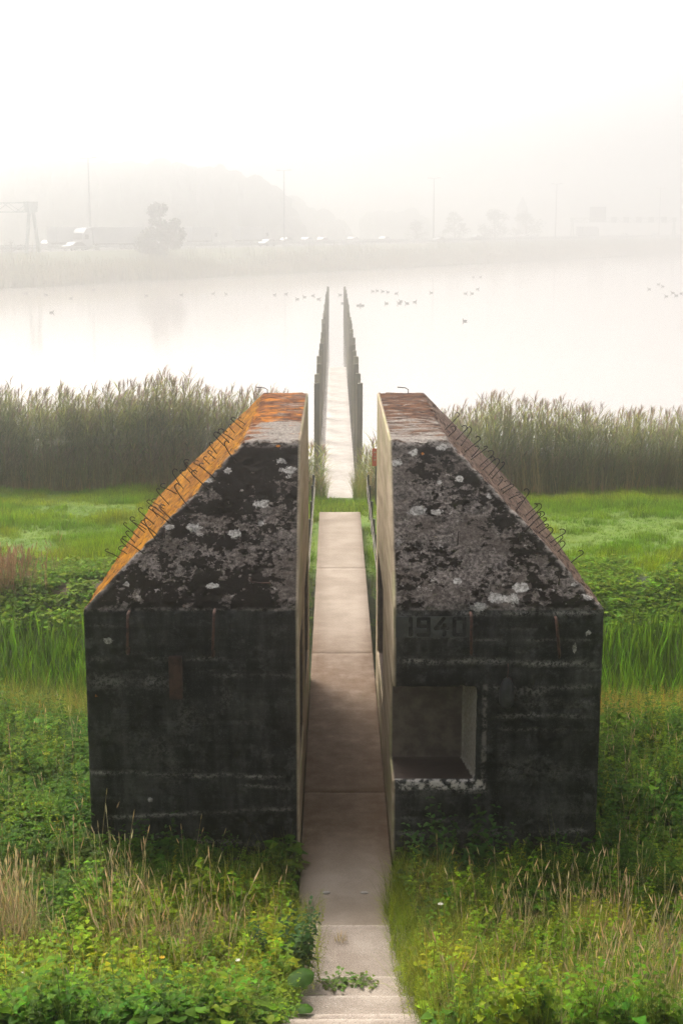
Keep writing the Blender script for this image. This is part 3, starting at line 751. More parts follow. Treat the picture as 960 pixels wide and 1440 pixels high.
TUF = [tuft(16, U(.3, .5)) for _ in range(6)]
TUF_LONG = [tuft(14, U(.5, .75), .007, .07, (.11, .165, .008), (.26, .25, .05), .4, 1.5, 4) for _ in range(6)]
TUF_DRY = [tuft(12, U(.3, .55), .005, .07, (.28, .20, .085), (.42, .34, .17), .6, 1.2) for _ in range(5)]
DRY = [drystalk(U(.55, .95)) for _ in range(8)]
LAWN = [tuft(14, .16, .010, .11, (.085, .175, .003), (.155, .26, .005), .6, 1.2, 2) for _ in range(8)]
IRI = [iris() for _ in range(8)]
REE = [reed(U(2.3, 2.95)) for _ in range(16)]

def nm(x, y, f, a, lo, hi): return np.clip((fbm(x * f + a, y * f + a * 2, o=3) - lo) / (hi - lo), 0, 1)

# undergrowth round the bunker and on the slope: ground cover nobody could count
fol = Fol()
def m_base(x, y): return (y > 12.6 + nm(x, y, .8, 3, .3, .7) * .9)
spread(fol, NET, scatter(900, -4.2, 4.2, 12.9, 14.5, m_base), .4, .75, .3, clumpy=True)
spread(fol, BRO_D, scatter(1100, -4.2, 4.2, 12.7, 14.5, m_base), .5, .95, .3, clumpy=True)
spread(fol, NET, scatter(2300, -8, -2.85, 13.6, 20.3), .5, .95, .35, .25, clumpy=True)
spread(fol, NET, scatter(2300, 2.75, 8, 13.6, 19.6), .5, .95, .35, .25, clumpy=True)
spread(fol, BRO, scatter(2600, -8, -2.85, 13.4, 20.3), .5, 1.0, .35, .25, clumpy=True)
spread(fol, BRO, scatter(2600, 2.75, 8, 13.4, 19.6), .5, 1.0, .35, .25, clumpy=True)
spread(fol, FINE, scatter(900, -8, -2.85, 13.6, 20.6, lambda x, y: nm(x, y, .7, 8, .5, .6) > .5), .8, 1.2, .3, .3, clumpy=True)
spread(fol, FINE, scatter(900, 2.75, 8, 13.6, 19.8, lambda x, y: nm(x, y, .7, 8, .5, .6) > .5), .8, 1.2, .3, .3, clumpy=True)
fol.build('undergrowth', M_LEAF, kind='stuff', label='dark nettles and leafy weeds growing thickly round the bunker', cat='undergrowth')

fol = Fol()
lm = lambda x, y: x < -.55
spread(fol, BRO, scatter(1500, -4.3, -.6, 9.0, 12.6, lm), .5, 1.05, .35, .3, clumpy=True)
spread(fol, NET_S, scatter(800, -4.3, -.6, 9.0, 13.4, lm), .7, 1.2, .3, .3, clumpy=True)
spread(fol, NET_B, scatter(1300, -4.3, -.6, 9.0, 13.2, lm), .6, 1.1, .4, .3, clumpy=True)
spread(fol, FINE, scatter(900, -4.3, -.6, 9.0, 13.6, lambda x, y: (x < -.6) & (nm(x, y, .9, 5, .4, .55) + np.clip((11.2 - y) * .6, -1, .5) < .6)), .6, 1.05, .3, .3, clumpy=True)
spread(fol, TUF, scatter(900, -4.3, -.6, 10.8, 13.8, lm), .5, 1.0, .3, .3, clumpy=True)
spread(fol, NET_S, scatter(700, .5, 4.3, 9.0, 13.9), .6, 1.0, .35, .3, clumpy=True)
spread(fol, BRO, scatter(900, .5, 4.3, 9.0, 14.0, lambda x, y: nm(x, y, .9, 15, .42, .55) > .4), .45, .85, .4, .3, clumpy=True)
spread(fol, NET_B, scatter(900, .5, 4.3, 9.0, 13.6), .6, 1.0, .4, .3, clumpy=True)
spread(fol, FINE, scatter(900, .5, 4.3, 9.0, 13.8), .55, 1.05, .4, .3, clumpy=True)
fol.build('weeds', M_LEAF, kind='stuff', label='light green leafy weeds on the slope beside the steps', cat='weeds')

fol = Fol()
spread(fol, TUF, scatter(1100, .45, 4.3, 9.0, 14.0), .5, 1.0, .3, .25, clumpy=True)
spread(fol, TUF_LONG, scatter(420, .58, 4.3, 9.0, 13.9), .5, .95, .35, .25, tilt=.3, clumpy=True)
spread(fol, TUF_LONG, scatter(420, -4.3, -.58, 9.0, 14.0), .5, 1.0, .3, .25, clumpy=True)
spread(fol, TUF_LONG, scatter(260, .56, 1.1, 11.0, 14.3), .45, .8, .3, .2, tilt=.35, clumpy=True)
spread(fol, TUF_LONG, scatter(160, -1.0, -.58, 10.0, 14.3), .4, .75, .3, .2, tilt=.35, clumpy=True)
SPILL_G = [tuft(14, U(.3, .5), .006, .06, (.11, .18, .006), (.2, .24, .02), .9, 1.6, 4) for _ in range(5)]
def edge_pts(n, side, ya, yb, ina, inb):
    y = U(ya, yb, n); t = (y - ya) / (yb - ya); lim = ina + (inb - ina) * t
    x = side * (.62 - np.abs(U(0, 1, n)) ** 1.3 * (.62 - lim) )
    return np.stack([x, y, np.maximum(hz(side * .75, y), np.interp(y, [10.4, 11.0, 11.01, 11.55, 11.56, 12.7, 12.71, 14], [.36, .36, .24, .24, .12, .12, 0, 0]))], -1)
q = edge_pts(130, 1, 11.5, 13.7, .44, .36); spread(fol, SPILL_G, q, .5, .85, .3, .2, tilt=.25)
q = edge_pts(60, 1, 13.0, 14.2, .34, .46); spread(fol, SPILL_G, q, .5, .9, .3, .2, tilt=.2)
q = edge_pts(70, 1, 9.6, 11.5, .52, .42); spread(fol, SPILL_G, q, .5, .9, .3, .2, tilt=.2)
q = edge_pts(90, -1, 10.4, 13.4, .46, .36); spread(fol, SPILL_G, q, .4, .8, .3, .2, tilt=.25)
q = edge_pts(120, -1, 11.0, 13.0, .26, .28); spread(fol, FINE, q, .4, .75, .3, .2, tilt=.25)
q = edge_pts(90, 1, 10.0, 13.0, .40, .34); spread(fol, FINE, q, .4, .7, .3, .2, tilt=.25)
q = edge_pts(60, -1, 9.4, 11.4, .5, .4); spread(fol, NET_S, q, .5, .8, .3, .2, tilt=.25)
fol.build('rough_grass', M_LEAF, kind='stuff', label='rough green grass on the slope right of the steps', cat='grass')

fol = Fol()
dl = lambda x, y: (nm(x, y, 1.1, 21, .40, .58) * np.exp(-((x + 2.6) / 1.3) ** 2 - ((y - 12.3) / .65) ** 2) > U(0, .8, len(x)))
dr = lambda x, y: (nm(x, y, 1.3, 33, .40, .58) * (.10 + np.clip((x - 1.2) / 2.0, 0, 1)) * np.clip((13.6 - y) / .8, 0.1, 1) > U(0, 1.0, len(x)))
spread(fol, DRY, scatter(2200, -4.3, -.7, 11.2, 14.2, dl), .7, 1.1, .25, .12)
spread(fol, TUF_DRY, scatter(1500, -4.3, -.7, 11.2, 14.0, dl), .7, 1.1, .25, .12)
spread(fol, DRY, scatter(1300, .7, 4.4, 9.0, 13.9, dr), .6, 1.0, .25, .12)
spread(fol, TUF_DRY, scatter(1300, .7, 4.4, 9.0, 13.7, dr), .6, 1.0, .25, .12)
spread(fol, DRY, scatter(70, .65, 3.6, 9.2, 13.7), .5, .85, .25, .12)
spread(fol, DRY, scatter(60, -3.6, -.65, 9.2, 14.3), .5, .9, .25, .12)
spread(fol, DRY, scatter(160, 2.9, 6, 14.5, 19), .5, .9, .25, .12)
spread(fol, DRY, scatter(60, -6, -3, 14.5, 19), .5, .9, .25, .12)
fol.build('dry_grass', M_DRY, kind='stuff', label='tall straw-coloured dry grass stalks standing among the weeds', cat='dry grass')

# ditch plants: iris-like blades
fol = Fol()
spread(fol, IRI, scatter(1050, -9, -2.0, 21.6, 24.9), .5, .95, .45, .25)
spread(fol, IRI, scatter(1250, 2.0, 9.5, 20.9, 25.0), .5, 1.0, .45, .2)
fol.build('ditch_reeds', M_LEAF, kind='stuff', label='upright bright green blades growing in the ditch behind the bunker', cat='water plants')
# goldenrod coloured growth on the near ditch edge
fol = Fol()
GOLDP = [nettle(U(.5, .7), 13, .06, .018, (.24, .17, .02), (.20, .11, .03)) for _ in range(5)]
spread(fol, GOLDP, scatter(800, 2.8, 8, 19.4, 21.2), .7, 1.15, .3, .25)
spread(fol, GOLDP, scatter(500, -8, -2.8, 19.0, 21.6, lambda x, y: nm(x, y, .8, 61, .45, .6) > .4), .6, 1.0, .3, .25)
spread(fol, TUF_LONG, scatter(500, 2.8, 8, 19.2, 21.6), .8, 1.2, .3, .2)
spread(fol, TUF_LONG, scatter(700, -8, -2.8, 19.6, 22.2), .8, 1.3, .3, .2, cm=None)
fol.build('brown_herbs', M_LEAF, kind='stuff', label='yellow and brown seeding herbs along the near edge of the ditch', cat='herbs')

# meadow
fol = Fol()
pts = scatter(26000, -11.5, 11.5, 28.0, 41.0, lambda x, y: ~((np.abs(x) < .56) & (y > 38.5)) & (np.exp(-((y - 27.2) / .6) ** 2) * (np.abs(x) > 2.4) < .5))
k = nm(pts[:, 0] * .4, pts[:, 1], .8, 77, .35, .65)[:, None]
pale = nm(pts[:, 0] * .5, pts[:, 1], .5, 17, .5, .62)[:, None]
cm = (1 - k) * np.array([[.85, .95, .9]]) + k * np.array([[1.3, 1.12, 1.1]])
cm = cm * (1 - pale * .7) + pale * .7 * np.array([[1.75, 1.15, 2.2]])
sizes = .45 + .8 * nm(pts[:, 0], pts[:, 1], .35, 5, .4, .65) + .75 * nm(pts[:, 0], pts[:, 1], 1.4, 45, .5, .68)
kk = rng.integers(0, len(LAWN), len(pts))
for i, pr in enumerate(LAWN):
    s_ = kk == i; fol.add(pr, pts[s_], None, sizes[s_] * U(.8, 1.2, s_.sum()), cm[s_] * tintv(s_.sum(), .38, .2), U(-.2, .2, (s_.sum(), 2)))
fol.build('meadow_grass', M_LEAF, kind='stuff', label='bright green meadow grass between the ditch and the reed bed', cat='grass')
# low leafy cover on the far ditch bank
fol = Fol()
bankm = lambda x, y: (nm(x, y, .6, 41, .36, .5) > .35)
spread(fol, BRO, scatter(2600, -10, -2.2, 25.4, 29.2, bankm), .6, 1.0, .3, .25)
spread(fol, NET_S, scatter(1800, -10, -2.2, 25.2, 29.0, bankm), .7, 1.1, .3, .25)
spread(fol, BRO, scatter(3000, 2.2, 10, 25.2, 29.2, bankm), .6, 1.0, .3, .25)
spread(fol, NET_S, scatter(2200, 2.2, 10, 25.2, 29.0, bankm), .7, 1.1, .3, .25)
spread(fol, TUF, scatter(500, -2.2, 2.2, 21, 29), .6, 1.0, .3, .25)
spread(fol, BRO_D, scatter(500, -2.2, 2.2, 21, 28.5), .6, 1.0, .3, .25)
fol.build('bank_plants', M_LEAF, kind='stuff', label='low leafy plants on the bank beyond the ditch', cat='ground cover')

# reed beds
BASAL = [tuft(12, U(.9, 1.6), .022, .14, (.36, .24, .10), (.24, .21, .07), .35, 1.0, 3) for _ in range(6)]
def reed_bed(x0, x1, yn, label, n, hs_):
    f = Fol(); x = U(x0, x1, n); y = yn(x) + U(0, 1, n) ** 1.2 * 2.6
    zz = np.maximum(hz(x, y), WZ - .05)
    s_ = 1 + (fbm(x * .35 + 7, x * 0 + 3, o=3) - .5) * .55
    kk = rng.integers(0, len(REE), n)
    for i, pr in enumerate(REE):
        k = kk == i; f.add(pr, np.stack([x, y, zz], -1)[k], U(-.5, .5, k.sum()), (hs_ * s_ * U(.74, 1.10, n))[k], tintv(k.sum(), .25, .12), U(-.10, .10, (k.sum(), 2)))
    nb = 1500; xb = U(x0, x1, nb); yb_ = yn(xb) + U(-.1, 2.4, nb)
    spread(f, BASAL, np.stack([xb, yb_, np.maximum(hz(xb, yb_), WZ)], -1), .7, 1.3, .3, .2)
    f.build('reed_bed', M_REED, kind='stuff', label=label, cat='reeds')
reed_bed(-13.5, -1.75, lambda x: 40.6 - .03 * x, 'tall grey-green reed bed at the lake edge left of the boardwalk', 1900, .95)
reed_bed(2.2, 14, lambda x: 39.6 + .0 * x, 'tall reed bed with brown stems at the lake edge right of the boardwalk', 1700, .88)

# reed clumps flanking the boardwalk
REE_G = [reed(1.5) for _ in range(4)]
def clump(name, label, cat, x0, x1, y0, y1, n, protos, s0, s1, extra=None, group=None):
    f = Fol(); c = ((x0 + x1) / 2, (y0 + y1) / 2)
    p = np.stack([U(x0, x1, n), U(y0, y1, n)], -1); zz = np.maximum(hz(p[:, 0], p[:, 1]), WZ - .1)
    p = np.concatenate([p, zz[:, None]], 1); b = np.array([c[0], c[1], float(zz.mean())])
    spread(f, protos, p - b, s0, s1, .25, .15)
    if extra:
        q = np.stack([U(x0, x1, extra[1]), U(y0, y1, extra[1])], -1); q = np.concatenate([q, hz(q[:, 0], q[:, 1])[:, None]], 1)
        spread(f, extra[0], q - b, extra[2], extra[3], .25, .15)
    o = f.build(name, M_LEAF, label=label, cat=cat); o.location = b
    if group: o['group'] = group
    return o
clump('reed_clump', 'green reed clump at the near left corner of the boardwalk', 'reeds', -1.5, -.46, 38.2, 40.8, 50, REE_G, .6, 1.1, (TUF_LONG, 130, 1.0, 1.7))
clump('reed_clump', 'green reed clump at the near right corner of the boardwalk', 'reeds', .46, 2.0, 38.2, 40.8, 70, REE_G, .6, 1.2, (TUF_LONG, 180, 1.0, 1.7))

# single plants that stand out
def plant(name, label, cat, px, py, z, protos, n, r, s0, s1):
    c = at_z(px, py, z); f = Fol(); rr = r * np.sqrt(U(0, 1, n)); a = U(0, 6.283, n)
    p = np.stack([rr * np.cos(a), rr * np.sin(a), np.zeros(n)], -1)
    k = rng.integers(0, len(protos), n)
    for i, pr in enumerate(protos):
        s_ = k == i; t = p[s_][:, :2] / max(r, .01) * .35 + U(-.1, .1, (s_.sum(), 2)); f.add(pr, p[s_], None, U(s0, s1, s_.sum()), tintv(s_.sum(), .2, .15), t)
    o = f.build(name, M_LEAF, label=label, cat=cat); o.location = (c.x, c.y, float(hz(c.x, c.y)) if abs(c.x) > .62 else z); return o
BIGN = [nettle(U(.55, .75), 8, .15, .07, (.03, .07, .012)) for _ in range(4)]
BUSH = [nettle(U(.5, .8), 8, .13, .085, (.03, .085, .014)) for _ in range(5)]
plant('nettle', 'dark long-leaved plant leaning over the left edge of the steps', 'plant', 412, 1366, .3, BIGN, 15, .17, .6, .95)
plant('leafy_shrub', 'dark green leafy shrub against the recessed half, just right of the path', 'shrub', 632, 1232, .0, BUSH, 26, .36, .8, 1.15)
plant('leafy_shrub', 'dark green leafy shrub against foot of the orange-lichened half', 'shrub', 205, 1226, .0, BUSH, 16, .3, .7, 1.0)
plant('leafy_shrub', 'low dark bush right of the leafy shrub under the 1940 half', 'shrub', 740, 1228, .0, BUSH, 18, .34, .6, .85)
def round_leaf(p, base, az, pitch, L, c):
    d = np.array([np.cos(az), np.sin(az), 0]); sd = np.array([-np.sin(az), np.cos(az), 0]); up = np.array([0, 0, 1.0])
    d1 = d * np.cos(pitch) + up * np.sin(pitch); u1 = up * np.cos(pitch) - d * np.sin(pitch); V, F = [], []
    nr, na = 5, 18
    for r in range(nr + 1):
        for a in range(na):
            q = a / na * 2 * np.pi; rr = r / nr * (1 - .16 * (abs(((q + np.pi) % (2 * np.pi)) - np.pi) > 2.75)); wav = .05 * np.sin(q * 5) * rr ** 2
            V.append(np.asarray(base) + L * .5 * (d1 * (1 + rr * np.cos(q)) + sd * rr * np.sin(q) * .92 + u1 * (-.22 * rr ** 2 + wav)))
    for r in range(nr):
        for a in range(na): F.append([r * na + a, r * na + (a + 1) % na, (r + 1) * na + (a + 1) % na, (r + 1) * na + a])
    p.put(V, F, c)
def burdock():
    p = P()
    for a, r, h, L in ((.2, .10, .20, .26), (1.8, .08, .14, .2), (3.5, .1, .17, .22), (4.9, .07, .1, .18)):
        tip = np.array([np.cos(a) * r, np.sin(a) * r, h]); p.strip([(0, 0, 0), tip * .6, tip], [.012, .009, .007], (-np.sin(a), np.cos(a), 0), (.10, .14, .04))
        round_leaf(p, tip, a, U(-.1, .3), L, np.array((.03, .085, .008)) * U(.7, 1.2))
    return p.done()
BURD = [burdock()]
plant('burdock', 'plant with one big round dark leaf at left of lowest steps', 'plant', 398, 1425, .5, BURD, 1, .02, .9, .9)
STEPW = [broad(9, .06, .04, (.09, .16, .02), .03), broad(9, .05, .035, (.08, .15, .02), .02)]
plant('step_weed', 'small bright green weed in the joint of the step, left of middle', 'weed', 472, 1382, .245, STEPW, 6, .09, .8, 1.2)
plant('step_weed', 'small flat green weed in the middle of the step joint', 'weed', 510, 1380, .245, STEPW, 5, .07, .7, 1.0)
DT = [tuft(14, .10, .004, .04, (.3, .22, .08), (.38, .3, .12), .6, 1)]
plant('dry_tuft', 'small yellow dry grass tuft sprouting from the second step', 'grass tuft', 482, 1320, .125, DT, 4, .06, .8, 1.1)
DSH = [drystalk(.6, (.34, .20, .12), True, 5) for _ in range(4)]
c = at_z(14, 850, -.5); f = Fol(); n = 90
spread(f, DSH, np.stack([rng.normal(0, .35, n), rng.normal(0, .3, n), np.zeros(n)], -1), .9, 1.4, .2, .1)
o = f.build('dry_shrub', M_DRY, label='reddish brown dead shrub on the soil bank at the left edge', cat='shrub'); o.location = (c.x, c.y, float(hz(c.x, c.y)))
# pale stones on the path
def stone(px, py, r, label):
    c = at_z(px, py, .0); mb = MB().ball((0, 0, 0), r, (1.5, .9, .35), 3)
    for v in mb.bm.verts: v.co *= 1 + .25 * (float(fbm(np.array([v.co.x * 30]), np.array([v.co.y * 30]), np.array([v.co.z * 30 + px]), 2)[0]) - .5)
    o = mb.build('stone', simple('pale_stone', (.36, .33, .29), (.26, .23, .2), 30), smooth=True, label=label, cat='stone'); o.location = (c.x, c.y, .006)
stone(458, 1256, .03, 'flat pale stone lying left of centre on the concrete path'); stone(512, 1256, .027, 'flat pale stone near the right edge of the concrete path')

# little flowers
MF = {'y': simple('yellow_petal', (.8, .5, .02), (.7, .4, .02)), 'w': simple('white_petal', (.75, .72, .62), (.6, .58, .5))}
def flower(px, py, z, kind, label):
    c = at_z(px, py, z); g = float(hz(c.x, c.y))
    o = empty('flower', (c.x, c.y, g), label=label, cat='flower')
    L = max(c.z - g, .15)
    mb = MB().tube([(0, 0, 0), (.01, 0, L * .5), (0, .01, L)], .003, 5); mb.build('stem', M_STEM, o)
    mb = MB()
    for k in range(7):
        a = k * 2 * math.pi / 7
        mb.prism([(math.cos(a + s) * r, .01 + math.sin(a + s) * r, L + h) for s, r, h in ((0, .004, 0), (-.3, .02, .006), (0, .028, .008), (.3, .02, .006))], (0, 0, .003))
    mb.ball((0, .01, L + .004), .008, (1, 1, .6), 1); mb.build('petals', MF[kind], o)
M_STEM = simple('green_stem', (.06, .12, .02))
for a in ((228, 1348, .62, 'y', 'yellow flower above broad leaves in the lower left weeds'), (345, 1378, .5, 'y', 'yellow flower in the weeds midway between left edge and steps'),
          (34, 1370, .7, 'w', 'white flower head near the left edge of the slope'), (334, 1352, .55, 'w', 'white flower among weeds left of the overhanging nettle'), (619, 1273, .4, 'w', 'tiny white flower in the grass right of the path')): flower(*a)

# ------------------------------------------------------------------ railings beside the path
def railing(sx, label, y0, y1):
    o = empty('railing', (sx, y0, 0), label=label, cat='railing')
    ps = np.arange(y0, y1 + .01, 1.9)
    for i, y in enumerate(ps):
        g = float(hz(sx, y)); h = .42 + (i % 3) * .03
        mb = MB().box((0, y - y0, (g + h) / 2 - .1), (.05, .05, h - g + .2), bev=.006); mb.build('post', M_BLACK, o)
    s = 1 if sx > 0 else -1
    mb = MB()
    for zz in (.36, .1):
        mb.tube([(-.045 * s + .003 * math.sin(y * 3), y - y0, zz) for y in np.arange(ps[0], ps[-1] + .01, .38)], .008, 6)
    mb.build('rail', M_ROPE, o)
railing(-.70, 'low black post railing along left side of path behind bunker', 25.0, 37)
railing(.72, 'low black post railing along right side of path behind bunker', 25.0, 37)
railing_r = None

# ------------------------------------------------------------------ boardwalk, posts, sign
m = NM('deck_boards')
wv = m.n('ShaderNodeTexWave', wave_type='BANDS', bands_direction='Y'); wv.inputs['Scale'].default_value = 2.1; wv.inputs['Distortion'].default_value = .6; wv.inputs['Detail'].default_value = 2
m.l(m.tc.outputs['Object'], wv.inputs[0])
c = m.mix(m.ramp(m.noise(2, 5, .6), .35, .65), (.50, .455, .41), (.40, .355, .31))
c = m.mix(m.math('MULTIPLY', m.ramp(m.noise(5, 5, .65, (1, 3, 1)), .52, .64), .6), c, (.22, .15, .10))
c = m.mix(m.ramp(wv.outputs[0], .06, .0), c, (.15, .12, .1))
M_DECK = m.done(c, .8, wv.outputs[0], .3, .01)
bw = empty('boardwalk', (0, 40, -.9), label='straight narrow boardwalk running out over the lake between the posts', cat='boardwalk')
V, F, _ = slab(-.475, .475, 0, 38.8, 0, .14, 6, 200)
link_mesh('deck', np_mesh('deck', V, F), M_DECK, bw)
for yy in np.arange(2.5, 38.5, 6):
    for s in (-1, 1): MB().box((s * .38, yy, -.70), (.12, .12, 1.1)).build('pile', M_BLACK, bw)
m = NM('weathered_wood')
c = m.mix(m.ramp(m.noise(4, 6, .65, (6, 6, .6)), .35, .65), (.19, .165, .10), (.11, .10, .065))
c = m.mix(m.math('MULTIPLY', m.ramp(m.noise(2, 4, .6), .45, .65), .5), c, (.12, .13, .06))
oi = m.n('ShaderNodeObjectInfo'); hv = m.n('ShaderNodeHueSaturation'); m.l(c, hv.inputs['Color']); m.l(m.math('ADD', m.math('MULTIPLY', oi.outputs['Random'], .8), .6), hv.inputs['Value']); c = hv.outputs[0]
M_WOOD = m.done(c, .85, m.noise(6, 5, .6, (8, 8, .5)), .4, .01)
ZTP = 1.85
def post_mesh(rot):
    mb = MB().box((0, 0, (ZTP - 2.4) / 2 + .0), (.17, .17, ZTP + 2.4), bev=.012)
    for v in mb.bm.verts:
        if v.co.z > ZTP * .4: v.co.z += v.co.x * .12
    bmesh.ops.recalc_face_normals(mb.bm, faces=mb.bm.faces[:])
    me = bpy.data.meshes.new('wooden_post'); mb.bm.to_mesh(me); mb.bm.free(); me.materials.append(M_WOOD); return me
PM = [post_mesh(0), post_mesh(1)]
for s, lab, grp in ((-1, 'tall square weathered wooden post in the left row along the boardwalk', 'posts in the row left of the boardwalk'), (1, 'tall square weathered wooden post in the right row along the boardwalk', 'posts in the row right of the boardwalk')):
    for i in range(25):
        o = bpy.data.objects.new('wooden_post', PM[i % 2]); col.objects.link(o)
        o.location = ((-.73 if s < 0 else .655) + random.uniform(-.025, .025), 45.3 + i * 3.08, random.uniform(-.05, .05)); o.rotation_euler = (random.uniform(-.012, .012), random.uniform(-.012, .012), random.uniform(-.05, .05) + (math.pi if random.random() < .5 else 0))
        l_ = lab
        if i == 0: l_ = 'nearest and tallest looking wooden post in the %s row beside the boardwalk' % ('left' if s < 0 else 'right')
        if i == 24: l_ = 'outermost wooden post at the lake end of the %s row' % ('left' if s < 0 else 'right')
        tag(o, l_, 'post', grp)
p = at_y(527.5, 643, 36.5)
so_ = empty('warning_sign', (p.x + .02, 36.5, float(hz(p.x, 36.5))), label='narrow orange-red sign board on a post behind recessed bunker half', cat='sign')
zc = p.z - so_.location.z
MB().box((0, 0, zc), (.13 + .08, .02, .46), bev=.004).build('board', simple('orange_board', (.62, .085, .02), (.5, .06, .015), 8), so_)
MB().tube([(0, .03, -.3), (0, .03, zc + .2)], .025, 8).build('post', M_WOOD, so_)
M_MARK = simple('pale_mark', (.6, .35, .22))
for zz, ww in ((.13, .05), (.02, .045), (-.07, .05)): MB().box((-.03, -.0115, zc + zz), (ww, .003, .035)).build('faded_mark', M_MARK, so_)

# ------------------------------------------------------------------ far shore
P0 = Vector((-45, 186)); Ud = Vector((.514, .858)); Nd = Vector((-.858, .514))
def far(t, n): q = P0 + Ud * t + Nd * n; return q.x, q.y
ANG = math.atan2(Ud.y, Ud.x)
def far_at(px, n, z=None):
    """point on the line at offset n from the shore, seen at image column px"""
    d = ray(px, 340); dx, dy = d.x, d.y
    A = np.array([[dx, -Ud.x], [dy, -Ud.y]]); b_ = np.array([P0.x + Nd.x * n - CX, P0.y + Nd.y * n])
    k, t = np.linalg.solve(A, b_); return Vector((CX + dx * k, dy * k, 0)), t
NB = [-8, -1, 0, 2, 5, 10, 15, 19, 22, 60, 66, 80, 900]; ZB = [-2.4, -1.5, -1.28, -.9, -.2, 1.0, 2.0, 2.55, 2.7, 2.7, 2.4, .9, .8]
ts = np.concatenate([np.linspace(-250, -60, 12)[:-1], np.linspace(-60, 420, 240), np.linspace(420, 760, 20)[1:]])
ns = np.concatenate([np.linspace(-8, 22, 40), np.array([40, 60, 66, 80, 150, 300, 480])])
T_, N_ = np.meshgrid(ts, ns)
zz = np.interp(N_, NB, ZB) + (fbm(T_ * .12, N_ * .3, o=3) - .5) * .5 * ((N_ > 0) & (N_ < 20))
shore_w = (fbm(T_ * .05, T_ * 0 + 2, o=3) - .5) * 5 * np.clip(1 - (N_ + 8) / 28, 0, 1)
XX = P0.x + Ud.x * T_ + Nd.x * (N_ + shore_w); YY = P0.y + Ud.y * T_ + Nd.y * (N_ + shore_w)
I = np.arange(T_.size).reshape(T_.shape)
F = np.stack([I[:-1, :-1], I[:-1, 1:], I[1:, 1:], I[1:, :-1]], -1).reshape(-1, 4)
m = NM('bank'); g = m.mix(m.ramp(m.noise(.15, 5, .65), .35, .65), (.10, .11, .035), (.06, .075, .025))
link_mesh('far_bank', np_mesh('far_bank', np.stack([XX, YY, zz], -1).reshape(-1, 3), F, smooth=True), m.done(g, .95, m.noise(2, 5, .6), .5, .2), kind='structure')
# motorway
M_ASPH = simple('asphalt', (.07, .07, .072), (.05, .05, .052), .5, .85)
M_PAINT = simple('road_paint', (.75, .75, .72), (.6, .6, .58), 2, .7)
def far_strip(name, n0, n1, z, mat, t0=-250, t1=740, parent=None, **k):
    bm = bmesh.new(); a = [bm.verts.new((*far(t, n), z)) for t, n in ((t0, n0), (t1, n0), (t1, n1), (t0, n1))]; bm.faces.new(a)
    bmesh.ops.recalc_face_normals(bm, faces=bm.faces[:])
    if bm.faces[:][0].normal.z < 0: bmesh.ops.reverse_faces(bm, faces=bm.faces[:])
    me = bpy.data.meshes.new(name); bm.to_mesh(me); bm.free(); return link_mesh(name, me, mat, parent, **k)
far_strip('road', 24, 56, 2.75, M_ASPH, kind='structure')
bm = bmesh.new()
for nn, dash in ((25, 0), (28.6, 1), (32.2, 1), (36, 0), (44, 0), (47.6, 1), (51.2, 1), (55, 0)):
    segs = [(-250, 740)] if not dash else [(t, t + 3) for t in np.arange(-80, 480, 12)]
    for a, b in segs: bm.faces.new([bm.verts.new((*far(t, n), 2.756)) for t, n in ((a, nn - .1), (b, nn - .1), (b, nn + .1), (a, nn + .1))])
bmesh.ops.recalc_face_normals(bm, faces=bm.faces[:]); me = bpy.data.meshes.new('road_markings'); bm.to_mesh(me); bm.free(); link_mesh('road_markings', me, M_PAINT, kind='structure')
M_STEEL = simple('galvanised_steel', (.34, .36, .37), (.24, .26, .27), 3, .55, .3)
def guard_rail(n, label):
    o = empty('guard_rail', (*far(0, n), 2.7), ANG, label=label, cat='guard rail')
    mb = MB()
    for zz in (.45, .75): mb.box((170, 0, zz), (700, .05, .28 if zz > .5 else .12))
    mb.build('beam', M_STEEL, o)
    mb = MB()
    for t in np.arange(-70, 470, 4): mb.box((t, .06, .4), (.1, .1, .8))
    pp = mb.build('post', M_STEEL, o); pp['kind'] = 'stuff'
guard_rail(23.2, 'steel guard rail on the lake side of the motorway'); guard_rail(40, 'steel guard rail in the central strip of the motorway')
# bank reeds and scrub
f = Fol(); n = 9000; t, nn = U(-40, 400, n), np.abs(rng.normal(0, 1, n)) * 5 + 0
SCR = [tuft(9, 2.0, .10, .9, (.10, .10, .035), (.16, .14, .06), .35, .8, 3) for _ in range(6)]
zc_ = np.interp(nn, NB, ZB); q = np.stack([P0.x + Ud.x * t + Nd.x * nn, P0.y + Ud.y * t + Nd.y * nn, np.maximum(zc_, -1.3)], -1)
sizes = .5 + .9 * fbm(t * .08, nn * .2, o=3)
kk = rng.integers(0, 6, n)
for i in range(6):
    s_ = kk == i; f.add(SCR[i], q[s_], None, sizes[s_], tintv(s_.sum(), .25, .2))
f.build('shore_reeds', M_REED, kind='stuff', label='reeds and rough scrub along the far shore below the motorway', cat='reeds')

